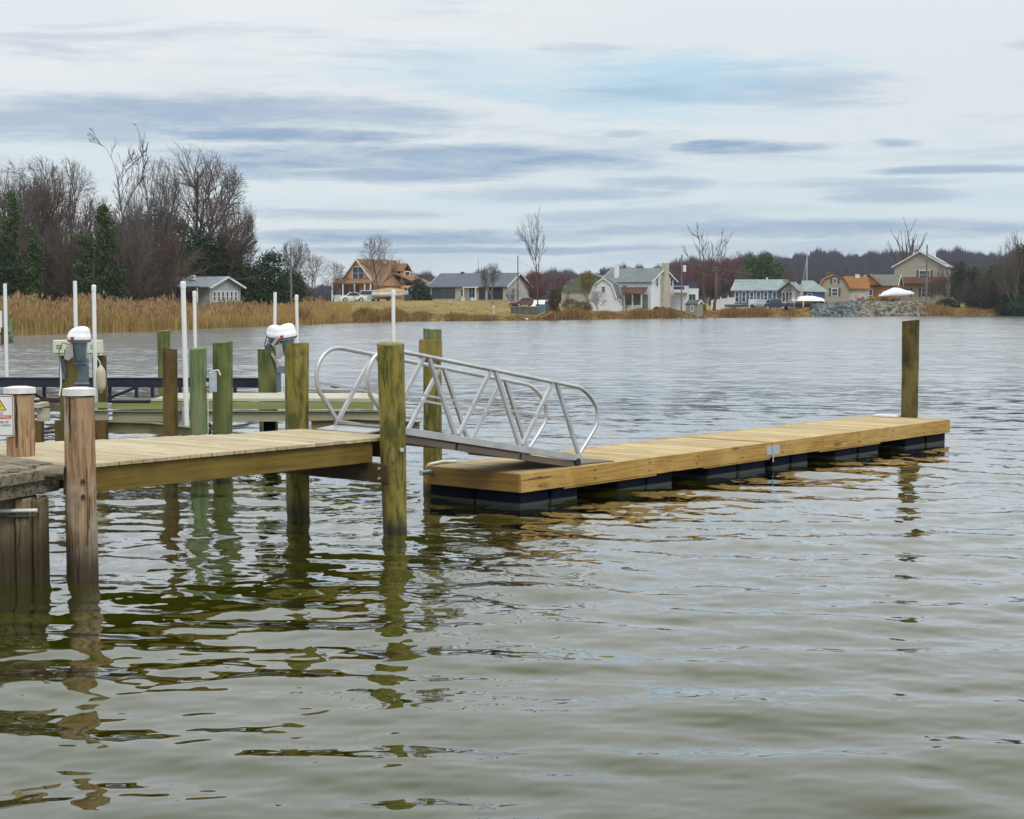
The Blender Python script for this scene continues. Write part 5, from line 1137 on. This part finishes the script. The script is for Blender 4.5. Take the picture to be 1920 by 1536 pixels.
def column(label, px, d, ytop, wpx, m, seed, lean=0.0, n=420, ybot=None, top=.35, nm='ivy_tree'):
    d -= 4; H_ = treeH(ytop, px, d); W_ = wpx * 1.0 * d / FPX / 2; E_ = []; n = int(n * 1.1)
    rg = random.Random(seed); k = 9
    for i in range(k):
        f = (i + .5) / k; wv_ = W_ * (1.0 - (1 - max(top, .5)) * f ** 2.2) * rg.uniform(.55, 1.25); E_.append((lean * f * H_ + rg.uniform(-.45, .45) * W_, rg.uniform(-.2, .2) * W_, H_ * f, wv_, wv_, H_ / k * .8))
    return ever(label, px, d, E_, m, n, 9, .30, .16, seed, H_ * .95, .2, nm)
column('ivy covered trunk column at the far left, tall and narrow', 27, 174, 362, 26, ev_i, 1, .01, 520)
column('dark green ivy mass at the left edge, reaching the reeds', 8, 170, 446, 44, ev_d, 2, 0, 460, top=.7)
column('yellow green ivy column right of the darker ivy mass', 62, 171, 430, 24, ev_i, 3, .03, 480, top=.3)
column('narrow ivy clad trunk in the middle of the left wood', 208, 173, 393, 26, ev_i, 4, -.03, 520, top=.3)
column('ivy clad trunk leaning left beside the middle ivy column', 178, 172, 442, 30, ev_i, 5, -.10, 420, top=.3)
column('broad dark ivy bush at the foot of the middle ivy column', 214, 170, 500, 56, ev_d, 6, 0, 320, top=.6)
column('low dark holly left of the middle ivy column', 158, 170, 525, 34, ev_d, 7, 0, 200, top=.6)
ever('large dark pine inside the left wood below the domed oak', 325, 204, [(0, 0, 8.8, 3.8, 3, 2.6), (-1.5, 0, 11, 2.6, 2.2, 1.6), (1.8, 0, 6.2, 3.0, 2.6, 2.0), (-2.6, 0, 5.6, 2.5, 2, 1.8), (0, 0, 3, 3, 2.5, 2.0)], ev_d, 900, 9, .5, .2, 11, 11, .3)
ever('dark spreading pine at the right edge of the left wood', 412, 205, [(0, 0, 7.2, 2.6, 2, 1.1), (1.4, 0, 5.2, 2.9, 2, 1.0), (-1.2, 0, 5.8, 2.6, 2, 1.2), (.2, 0, 3.4, 3.2, 2.4, 1.2), (-1, 0, 8.6, 1.6, 1.4, .9), (1.8, 0, 2.1, 2.4, 2, 1.0)], ev_d, 700, 9, .38, .18, 12, 9, .3)
ever('dark evergreen behind the roof of the grey cottage', 375, 212, [(0, 0, 4, 3.8, 2.4, 2.3), (-3, 0, 3, 2.5, 2, 1.8), (3.2, 0, 2.6, 2.6, 2, 1.6)], ev_d, 600, 9, .4, .2, 13, 5, .3)
ever('tall ragged dark evergreen left of the pale utility pole', 506, 206, [(0, 0, 5.6, 1.5, 1.2, 1.6), (.5, 0, 3.9, 2.2, 1.8, 1.3), (-.9, 0, 4.9, 1.3, 1.1, 1.1), (-.2, 0, 2.2, 2.5, 2, 1.3), (.9, 0, 6.6, .8, .8, .8)], ev_g if False else ev_d, 620, 9, .35, .17, 14, 6, .25)
ever('broad low dark evergreen to the right of the grey cottage', 474, 208, [(0, 0, 4.2, 1.1, 1.1, 1.4), (-.6, 0, 2.4, 2.4, 1.8, 1.5), (.8, 0, 1.4, 2.6, 1.8, 1.1)], ev_d, 480, 9, .35, .17, 15, 4, .25)
ever('rounded dark evergreen directly right of the pale utility pole', 548, 210, [(0, 0, 2.6, 1.7, 1.6, 2.0), (.3, 0, 1.2, 1.9, 1.6, 1.2)], ev_d, 420, 9, .3, .17, 16, 3, .2)
ever('small yellow green shrub in front of the grey cottage windows', 438, 182, [(0, 0, .9, 1.3, .9, .9), (1.4, 0, .7, 1.0, .8, .7), (-1.3, 0, .6, 1, .8, .6)], mat('olive_shrub', (.15, .15, .02), (.09, .10, .02), isl=.35), 200, 9, .25, .12, 17, name='shrub', cat='shrub')
ever('conical dark green arborvitae left of the long beige house', 785, 250, [(0, 0, .7, 1.85, 1.6, .9), (0, 0, 1.6, 1.45, 1.3, .9), (0, 0, 2.5, 1.0, .95, .8), (0, 0, 3.3, .5, .5, .6), (1.1, 0, .5, 1.0, .9, .6)], mat('spruce_green', (.018, .05, .03), (.010, .03, .02), isl=.4), 520, 9, .2, .13, 18, 2.5, .12)
ever('brown rust coloured conical cedar at the shore beside the dumpster', 1038, 229, [(0, 0, .8, .75, .7, 1.0), (0, 0, 2.0, .65, .6, 1.0), (.05, 0, 3.1, .42, .4, .8)], mat('rust_cedar_leaves', (.11, .055, .02), (.06, .035, .015), isl=.4), 420, 8, .18, .11, 19, 3, .1)
ever('wide bright green pine cluster behind the blue cottage', 1433, 330, [(-2.6, 0, 6.0, 2.0, 2, 3.2), (-.2, 0, 7.0, 2.0, 2, 3.0), (2.4, 0, 6.2, 2.2, 2, 2.8), (0, 0, 4, 4.6, 2.4, 2.4), (-2.9, 0, 9.0, .9, .9, 1.3), (.6, 0, 9.6, .9, .9, 1.2), (3.4, 0, 4.4, 1.6, 1.4, 2.2)], ev_g, 1300, 9, .45, .2, 20, 8, .3)
ever('narrow dark cedar touching the right side of the khaki house', 1797, 298, [(0, 0, 7.2, .8, .8, 1.4), (-.2, 0, 5.2, 1.2, 1.1, 1.4), (.3, 0, 3.4, 1.4, 1.3, 1.4), (-.7, 0, 2.6, 1.0, 1, 1)], ev_b, 420, 9, .32, .17, 21, 8, .2)
ever('slim dark cedar second to the right of the khaki house', 1826, 300, [(0, 0, 6.2, .6, .6, 1.2), (.1, 0, 4.3, .85, .8, 1.3), (0, 0, 2.6, .9, .8, 1.2)], ev_b, 300, 9, .3, .17, 22, 7, .2)
ever('broad dark brown green cedar third from the right edge', 1865, 304, [(0, 0, 5.8, 1.6, 1.4, 2.0), (.6, 0, 3.6, 2.2, 1.8, 1.8), (-.8, 0, 2.2, 2.0, 1.8, 1.3)], ev_b, 560, 9, .38, .18, 23, 6, .22)
ever('tall dark cedar cut by the right edge of the view', 1912, 292, [(0, 0, 10.6, 1.0, 1, 2.2), (.4, 0, 7.6, 1.7, 1.5, 2.1), (0, 0, 4.8, 2.1, 1.8, 2.0), (.5, 0, 2.2, 2.3, 2, 1.5)], ev_b, 760, 9, .38, .18, 24, 11, .25)
ever('dark green cedar low at the right edge beside the tall one', 1895, 290, [(0, 0, 3.0, 1.5, 1.3, 1.6), (-.4, 0, 1.4, 2.4, 1.6, 1.1)], ev_d, 420, 9, .32, .17, 25, 4, .2)
ever('dark hedge like cedar between the slim and the broad cedar', 1845, 310, [(0, 0, 3.0, 1.9, 1.4, 2.2), (-1.6, 0, 2.2, 1.5, 1.2, 1.6)], ev_b, 420, 9, .36, .18, 26, 4, .2)
for k, (px, d, w_, h_, lb) in enumerate([(1812, 318, 2.4, 6.4, 'dark brown cedar behind the gap between the two slim cedars'), (1858, 322, 3.0, 7.4, 'wide dark cedar at the back of the right hand grove'), (1888, 315, 2.6, 7.0, 'dark cedar at the back just left of the tall one'), (1880, 297, 2.4, 2.6, 'low dark brush mound under the broad cedar'), (1835, 297, 2.2, 1.9, 'low brown brush mound under the slim cedars'), (1918, 287, 2.4, 3.6, 'low dark green thicket in the right hand corner of the shore'), (1775, 296, 1.6, 1.3, 'low brown brush by the corner of the khaki house')]):
    ever(lb, px, d, [(0, 0, h_ * .28, w_, w_ * .7, h_ * .32), (-w_ * .25, 0, h_ * .55, w_ * .75, w_ * .6, h_ * .28), (w_ * .15, 0, h_ * .78, w_ * .45, w_ * .4, h_ * .24)], (ev_b, ev_d)[k in (1, 5)], 620, 9, .36, .17, 70 + k, h_ * .8, .2, 'evergreen_tree' if k < 3 else 'shrub', 'tree' if k < 3 else 'shrub')
V, Fc = leaves(30, [(0, 0, .55, .9, .6, .6), (.5, 0, .9, .6, .5, .4)], 160, 8, .16, .09); npmesh('foliage', V, Fc, yel, ye)
for k, (px, d, w_, lb) in enumerate([(1213 + 18, 252, .5, 'small round dark shrub left of the stone chimney base'), (1243, 252, .45, 'small round dark shrub right of the stone chimney base'), (1256, 252, .4, 'last small dark shrub before the white wing'), (1070, 243, 1.3, 'low tangled green brown shrub left of the white barn'), (1095, 241, 1.2, 'low tangled shrub in front of the white barn corner')]):
    ever(lb, px, d, [(0, 0, w_ * .7, w_, w_, w_ * .75)], ev_b if k < 3 else mat('olive_brush', (.14, .12, .04), (.09, .07, .03), isl=.35), 110 if k < 3 else 240, 8, .14, .09, 50 + k, name='shrub', cat='shrub')

# middle distance bare trees
S1 = bare('round headed bare tree in front of the orange house', 712, 246, small, treeH(443, 712, 246) / HS, 10, bark, twig_b, sx=.80)
S2 = bare('bare tree with an airy crown behind the pale utility pole', 556, 215, vase, treeH(448, 556, 215) / HV, 40, bark_p, twig_g, sx=.75)
def cs(src, H0, lb, px, d, yt, rz, sx): return cloned(src, lb, px, d, treeH(yt, px, d) / H0, rz, sx)
cs(S1, HS, 'low spreading grey bare tree right of the evergreens', 590, 222, 478, 130, 1.1); cs(S1, HS, 'crooked bare tree just left of the orange house', 625, 228, 492, 220, 1.0)
cs(S1, HS, 'faint bare tree behind the right end of the orange house', 752, 285, 488, 60, .8); cs(S1, HS, 'small bare fruit tree in front of the orange house porch', 664, 236, 537, 330, .9)
cs(S2, HV, 'sturdy vase shaped bare tree in front of the long beige house', 925, 243, 494, 100, .95)
cs(S1, HS, 'tiny bare ornamental tree by the gable of the beige house', 965, 240, 540, 80, 1.1)
S3 = bare('tall slender leaning bare tree right of the thin dark utility pole', 1008, 232, grow(91, 15, 8.5, .17, .62, .25, 8, 3, .12, (7, 6), rt=.02, lean=(-.05, 0)), 1.0, 0, bark, twig_g, sx=1.0)
HS3 = max(v[2] for v in np.array([v.co[:] for v in S3.children[1].data.vertices])); S3.scale = (.72 * treeH(420, 1008, 232) / HS3,) * 2 + (treeH(420, 1008, 232) / HS3,)
RD = bare('dark red twigged bare tree behind the dumpster', 1012, 262, oak2, treeH(505, 1012, 262) / HO2, 20, bark, twig_r, sx=1.0)
cs(RD, HO2, 'low purple bare tree between the beige house and the rounded roof', 1045, 275, 512, 80, 1.2); cs(RD, HO2, 'low red bare tree behind the dumpster to the left', 985, 285, 508, 170, 1.1)
YW = bare('yellow green budding willow above the rounded roof', 1101, 247, vase, treeH(508, 1101, 247) / HV, 20, bark_p, twig_y, sx=.72)
V, Fc = leaves(35, [(0, 0, hgt(vase) * .78, 3.0, 2.6, 2.6)], 260, 9, .8, .22); npmesh('buds', V, Fc, mat('willow_buds', (.20, .18, .04), (.14, .13, .04), isl=.3), YW)
cs(S1, HS, 'small red barked bare tree in front of the white barn', 1122, 242, 546, 20, 1.2); cs(S1, HS, 'small bare bush tree in front of the red roofed porch', 1172, 246, 545, 200, 1.2)
cs(S1, HS, 'thin bare sapling in the bank brush left of the barn', 1066, 238, 545, 90, .35)
# big pollarded tree and the red wood behind it
PO = bare('thick pollarded bare tree with cut limbs left of the white fence', 1321, 258, grow(101, 9, 4.6, .24, .50, .30, 5, 3, .16, (4, 4), rt=.03), 1, 0, bark, twig_b)
HP = max(v[2] for v in np.array([v.co[:] for v in PO.children[1].data.vertices])); f_ = treeH(452, 1321, 258) / HP; PO.scale = (f_ * .85, f_ * .85, f_)
PO2 = cloned(PO, 'second pollarded bare tree leaning right beside the white fence', 1338, 262, f_ * .93, 150, .9)
for k, (px, d, yt, rz, sx, lb) in enumerate([(1295, 345, 484, 0, .9, 'leftmost red twigged tree of the row behind the pollarded tree'), (1330, 350, 478, 70, 1.0, 'red twigged tree behind the pollarded tree'), (1365, 345, 476, 150, .95, 'red twigged tree with the brightest top, left of the green pines'), (1385, 355, 486, 230, .9, 'red twigged tree touching the green pines'), (1350, 365, 488, 310, 1.1, 'low red twigged tree at the back of the red row'), (1310, 365, 492, 20, 1.1, 'low red twigged tree at the back left of the red row')]):
    cs(RD, HO2, lb, px, d, yt, rz, sx)
cs(S2, HV, 'bare tan tree left of the blue cottage roof', 1391, 300, 500, 10, .7); cs(S2, HV, 'small tan bare tree right of the green pines', 1482, 325, 498, 80, .7)
cs(S1, HS, 'thin crooked bare tree in front of the blue cottage gable', 1481, 262, 512, 10, .5)
ST = bare('stark pruned bare tree fanning out behind the khaki house', 1700, 345, grow(111, 10, 4.2, .40, .55, .45, 10, 2, .12, (4,), rt=.05), 1, 0, bark, twig_g)
HST = max(v[2] for v in np.array([v.co[:] for v in ST.children[1].data.vertices])); f_ = treeH(442, 1700, 345) / HST; ST.scale = (f_ * 1.05, f_ * 1.05, f_)
BT = bare('bare brown sapling clump in front of the khaki house', 1765, 300, brushd, treeH(500, 1765, 300) / HB, 0, bark_p, brush_m, sx=.6)
for k, (px, d, yt, sx, lb) in enumerate([(1748, 299, 520, .5, 'small bare sapling right of the leaning utility pole'), (1785, 303, 498, .6, 'bare sapling behind the narrow dark cedar'), (1812, 296, 520, .6, 'bare sapling between the two dark cedars'), (1840, 296, 505, .7, 'brown bare sapling left of the broad cedar'), (1880, 298, 486, .8, 'brown bare sapling behind the low green cedar'), (1855, 330, 478, .9, 'bare tree behind the broad dark cedar'), (1900, 330, 452, .8, 'bare tree behind the tall cedar at right'), (1790, 335, 486, .9, 'bare tree behind the right wall of the khaki house'), (1905, 288, 440, .45, 'bare twigs left of the tall cedar at the right edge')]):
    cloned(BT, lb, px, d, treeH(yt, px, d) / HB, k * 47, sx)
cs(YW, HV, 'small yellowish tree behind the tan gambrel house', 1553, 325, 509, 40, .5)

# reeds (nobody could count them)
reed_m = mat('reed_straw', (.40, .27, .095), (.29, .18, .055), (.45, .34, .15), rough=.9, sc3=(.15, .15, .4), isl=.28, big=.12, bigf=.6, spec=.1)
plume_m = mat('reed_plume', (.30, .20, .11), (.21, .135, .065), rough=1, isl=.35, spec=.05)
def blades(rg, px, s, h, wd, lean=.12, droop=True):
    d = itp(px, SHORE) + s; x = (px - 960) / FPX * d; z = ground_z(x, d) - .05; n = len(x)
    a = rg.uniform(0, 3.14, n); dx, dy = np.cos(a) * wd / 2, np.sin(a) * wd / 2 * .5; lx, ly = rg.normal(0, lean, n) * h, rg.normal(0, lean, n) * h
    B_ = np.stack([x, d, z], -1); w1 = np.stack([dx, dy, np.zeros(n)], -1); T_ = B_ + np.stack([lx, ly, h], -1); Mi = B_ + np.stack([lx * .35, ly * .35, h * .6], -1)
    V = np.stack([B_ - w1, B_ + w1, Mi + w1 * .8, Mi - w1 * .8, T_], 1).reshape(-1, 3); i = np.arange(n)[:, None] * 5
    Fc = np.concatenate([i + np.array([0, 1, 2]), i + np.array([0, 2, 3]), i + np.array([3, 2, 4])], 0); return V, Fc, T_
rg = np.random.default_rng(77)
n = 62000; px = rg.uniform(-260, 660, n); s = rg.uniform(0, 1, n) ** 1.6 * 26 - .6
hh = itp(px, [(-260, 2.3), (240, 2.15), (310, 1.85), (450, 1.6), (520, 1.35), (600, 1.15), (660, .8)]) * rg.uniform(.55, 1.06, n) * (1 + .12 * np.sin(px * .045) + .06 * np.sin(px * .21)); hh *= np.where(s < 1.0, .85, 1)
V, Fc, tips = blades(rg, px, s, hh, rg.uniform(.03, .085, n))
o = npmesh('reed_bed', V, Fc, reed_m); tag(o, 'tall golden brown reed bed along the left shore', 'reeds', kind='stuff')
sel = rg.random(n) < .085; sel &= (hh > 1.2); tp = tips[sel]; m_ = len(tp)
a = rg.uniform(0, 6.28, m_); lx = np.stack([np.cos(a) * .22, np.sin(a) * .1, rg.uniform(.22, .5, m_)], -1); wv_ = np.stack([np.sin(a) * .02 + .07, np.zeros(m_), np.zeros(m_)], -1)
V = np.stack([tp - np.array([0, 0, .12]), tp + lx * .45 + wv_, tp + lx, tp + lx * .45 - wv_], 1).reshape(-1, 3)
o = npmesh('reed_plumes', V, np.arange(4 * m_).reshape(-1, 4), plume_m, k=4); tag(o, 'feathery brown seed plumes over the reed bed', 'reed plumes', kind='stuff')
grass_m = mat('bank_straw', (.27, .16, .055), (.15, .075, .03), (.33, .23, .09), rough=.95, sc3=(.3, .3, .3), isl=.35, big=.15, bigf=.6, spec=.1)
n = 46000; px = np.concatenate([rg.uniform(560, 1535, n // 2), rg.uniform(560, 1535, n // 4), rg.uniform(1715, 2100, n // 4)]); s = rg.uniform(-.4, 8, len(px)) * rg.uniform(.3, 1, len(px))
hh = (.22 + .55 * np.clip(np.sin(px * .037) * .5 + np.sin(px * .11 + 2) * .4 + .55, 0, 1.2)) * rg.uniform(.5, 1.3, len(px)) * itp(px, [(560, 1.6), (700, 1.3), (790, .75), (960, .45), (1050, 1.25), (1280, .9), (1535, .8), (1715, 1.0), (2100, 1.2)])
V, Fc, tips = blades(rg, px, s, hh, rg.uniform(.04, .13, len(px)), .3)
o = npmesh('bank_grass', V, Fc, grass_m); tag(o, 'dry brown grass and brush along the far river bank', 'grass', kind='stuff')
n = 16000; px = rg.uniform(600, 2000, n); s = rg.uniform(7, 45, n); hh = rg.uniform(.05, .16, n)
V, Fc, tips = blades(rg, px, s, hh, rg.uniform(.08, .2, n), .3)
o = npmesh('lawn_grass', V, Fc, mat('lawn_straw', (.30, .23, .07), (.20, .18, .05), isl=.3, rough=1)); tag(o, 'short golden winter lawn grass between the houses', 'grass', kind='stuff')

# riprap
def rocks(name, label, n, px0, px1, m, seed, smin=.2, smax=.55):
    rg = np.random.default_rng(seed); Vs, Fs = [], []; base = np.array([(a, b_, c) for a in (-1, 1) for b_ in (-1, 1) for c in (-1, 1)], float) * .75
    ext = np.array([(1.1, 0, 0), (-1.1, 0, 0), (0, 1.1, 0), (0, -1.1, 0), (0, 0, 1.1), (0, 0, -1.1)], float); P0 = np.concatenate([base, ext])
    import bmesh
    bm_ = bmesh.new(); vs = [bm_.verts.new(p) for p in P0]; bmesh.ops.convex_hull(bm_, input=vs); bmesh.ops.triangulate(bm_, faces=bm_.faces); bm_.verts.index_update(); co = np.array([v.co[:] for v in bm_.verts]); fc = np.array([[v.index for v in f.verts] for f in bm_.faces]); bm_.free()
    for k in range(n):
        px = rg.uniform(px0, px1); s = rg.uniform(-.8, 6.5); d = float(itp(px, SHORE)) + s; x = X_at(px, d); z = GZ(x, d) + rg.uniform(-.05, .15)
        q_ = co * rg.uniform(smin, smax, 3) * rg.uniform(.7, 1.2) + rg.normal(0, .05, co.shape); a, b_ = rg.uniform(0, 6.28, 2)
        Rz = np.array([[math.cos(a), -math.sin(a), 0], [math.sin(a), math.cos(a), 0], [0, 0, 1]]); Rx = np.array([[1, 0, 0], [0, math.cos(b_), -math.sin(b_)], [0, math.sin(b_), math.cos(b_)]])
        Vs.append(q_ @ Rx.T @ Rz.T + np.array([x, d, z])); Fs.append(fc + k * len(co))
    o = npmesh(name, np.concatenate(Vs), np.concatenate(Fs), m); tag(o, label, 'rocks', kind='stuff')
rocks('riprap', 'blue grey rock revetment below the tan gambrel house', 620, 1522, 1615, mat('blue_rock', (.13, .15, .15), (.06, .075, .08), rough=.9, isl=.7), 3)
rocks('riprap', 'pale tan rock revetment below the wrapped boat', 760, 1600, 1730, mat('pale_rock', (.23, .21, .165), (.085, .075, .055), rough=.9, isl=.75), 4)
lg = thing('driftwood_log', 'brown driftwood timber lying at the waterline at right', 'log', (X_at(1850, 291), 291, .15), R(2))
b = MB(); b.beam((-9.5, 0, .1), (9, .5, .15), .4, .3); b.build('timber', pile_brn, lg)
lg = thing('driftwood_log', 'pale driftwood branch on the golden bank below the lawn', 'log', (X_at(911, 218.5), 218.5, .25), R(8))
b = MB(); b.tube([(-.9, 0, -.1), (-.2, 0, .1), (.6, 0, .42)], .10, 7, True, .05); b.tube([(0, 0, .12), (.5, 0, .16), (1.0, .1, .1)], .07, 6, True, .03); b.build('branch', mat('drift_pale', (.45, .40, .32)), lg)
lg = thing('driftwood_log', 'pale bent driftwood heap at the shore below the dumpster', 'log', (X_at(1018, 221), 221, .2), R(-5))
b = MB(); b.tube([(-1.4, 0, 0), (-.2, 0, .7), (.3, 0, .95)], .09, 6); b.tube([(1.2, 0, .95), (.4, 0, .5), (-.6, 0, .1)], .07, 6); b.build('branch', mat('drift_gold', (.42, .36, .17)), lg)
bu = thing('mooring_buoy', 'small white float lying at the shoreline left of the driftwood heap', 'buoy', (X_at(988, 218.5), 218.5, .12), 0)
b = MB(); b.ell((0, 0, .08), (.16, .16, .14)); b.build('ball', white_p, bu)

# far wooded hills
hp = [(-4000, 532), (0, 530), (560, 536), (640, 533), (740, 520), (860, 514), (1000, 512), (1100, 507), (1200, 500), (1300, 488), (1400, 480), (1500, 474), (1700, 472), (1800, 470), (1920, 474), (6000, 480)]
HD, TH = 950.0, 8.5
ts = np.linspace(-2500, 4500, 420); ys = np.array([620, 700, 780, 860, 920, 950, 1000, 1200, 1600])
TT, YY = np.meshgrid(ts, ys, indexing='ij'); ZR = CAMH + (565 - itp(TT, hp)) * HD / FPX - TH
fr_ = np.interp(YY, [620, 700, 780, 860, 920, 950, 1000, 1200, 1600], [0, .18, .45, .72, .92, 1, 1, .9, .8]); ZZ = 1.5 + np.maximum(ZR - 1.5, 0) * fr_ + .15; ZZ[:, 0] = .5
XX = (TT - 960) / FPX * YY; na, nb = XX.shape; idx = np.arange(na * nb).reshape(na, nb)
quads = np.stack([idx[:-1, :-1], idx[1:, :-1], idx[1:, 1:], idx[:-1, 1:]], -1).reshape(-1, 4)
hill_m = mat('hill_litter', (.10, .07, .055), (.07, .05, .045), rough=1, sc3=(.05, .05, .05))
struct(npmesh('hills', np.stack([XX, YY, ZZ], -1), quads, hill_m, k=4))
hw_m = mat('hill_woods', (.066, .050, .066), (.044, .040, .060), (.055, .054, .055), rough=1, sc3=(.02, .02, .02), isl=.38, big=.012, bigf=.7, spec=.05)  # blue of the distance haze is partly mixed into the twig colour
rg = np.random.default_rng(12); N = 8200; tpx = rg.uniform(-300, 2100, N); d = 640 + (960 - 640) * rg.uniform(0, 1, N) ** .8
ridge = rg.random(N) < .25; d[ridge] = rg.uniform(925, 965, ridge.sum())
x = (tpx - 960) / FPX * d; zr = CAMH + (565 - itp(tpx, hp)) * HD / FPX - TH; z = 1.5 + np.maximum(zr - 1.5, 0) * np.interp(d, [620, 700, 780, 860, 920, 950, 1000], [0, .18, .45, .72, .92, 1, 1])
H_ = rg.uniform(6.0, 10.5, N) * (1 + .18 * np.sin(tpx * .05) + .12 * np.sin(tpx * .19)); K = 36; Wd = H_ * rg.uniform(.25, .42, N)
az_ = rg.uniform(-1, 1, (N, K)); az_ = np.sign(az_) * np.abs(az_) ** .8; yo = rg.uniform(-1, 1, (N, K)); h1 = (1 - .55 * az_ ** 2) * rg.uniform(.82, 1.05, (N, K)); h0 = rg.uniform(.05, .45, (N, K))
bx = x[:, None] + az_ * Wd[:, None] * .35; tx = x[:, None] + az_ * Wd[:, None]; y_ = d[:, None] + yo * 2.0; wq = rg.uniform(.10, .34, (N, K))
zb = z[:, None] + h0 * H_[:, None]; zt = z[:, None] + h1 * H_[:, None]
V = np.stack([np.stack([bx - wq, y_, zb], -1), np.stack([bx + wq, y_, zb], -1), np.stack([tx, y_ + yo, zt], -1)], 2).reshape(-1, 3)
o = npmesh('hillside_woods', V, np.arange(3 * N * K).reshape(-1, 3), hw_m); tag(o, 'purple brown leafless woods covering the far hills', 'woods', kind='stuff')

# air between the camera and the far hills
hz = MB(); hz.box(-3500, 3500, -60, 3000, -3.7, 70); hzm = bpy.data.materials.new('haze'); hzm.use_nodes = True; t = hzm.node_tree; t.nodes.clear()
vo = t.nodes.new('ShaderNodeVolumePrincipled'); oo = t.nodes.new('ShaderNodeOutputMaterial'); t.links.new(vo.outputs[0], oo.inputs['Volume'])
vo.inputs['Color'].default_value = (.72, .80, .95, 1); vo.inputs['Density'].default_value = .00015; vo.inputs['Anisotropy'].default_value = .2
hzo = hz.build('haze', hzm); hzo['kind'] = 'stuff'; hzo['label'] = 'thin blue haze over the river'
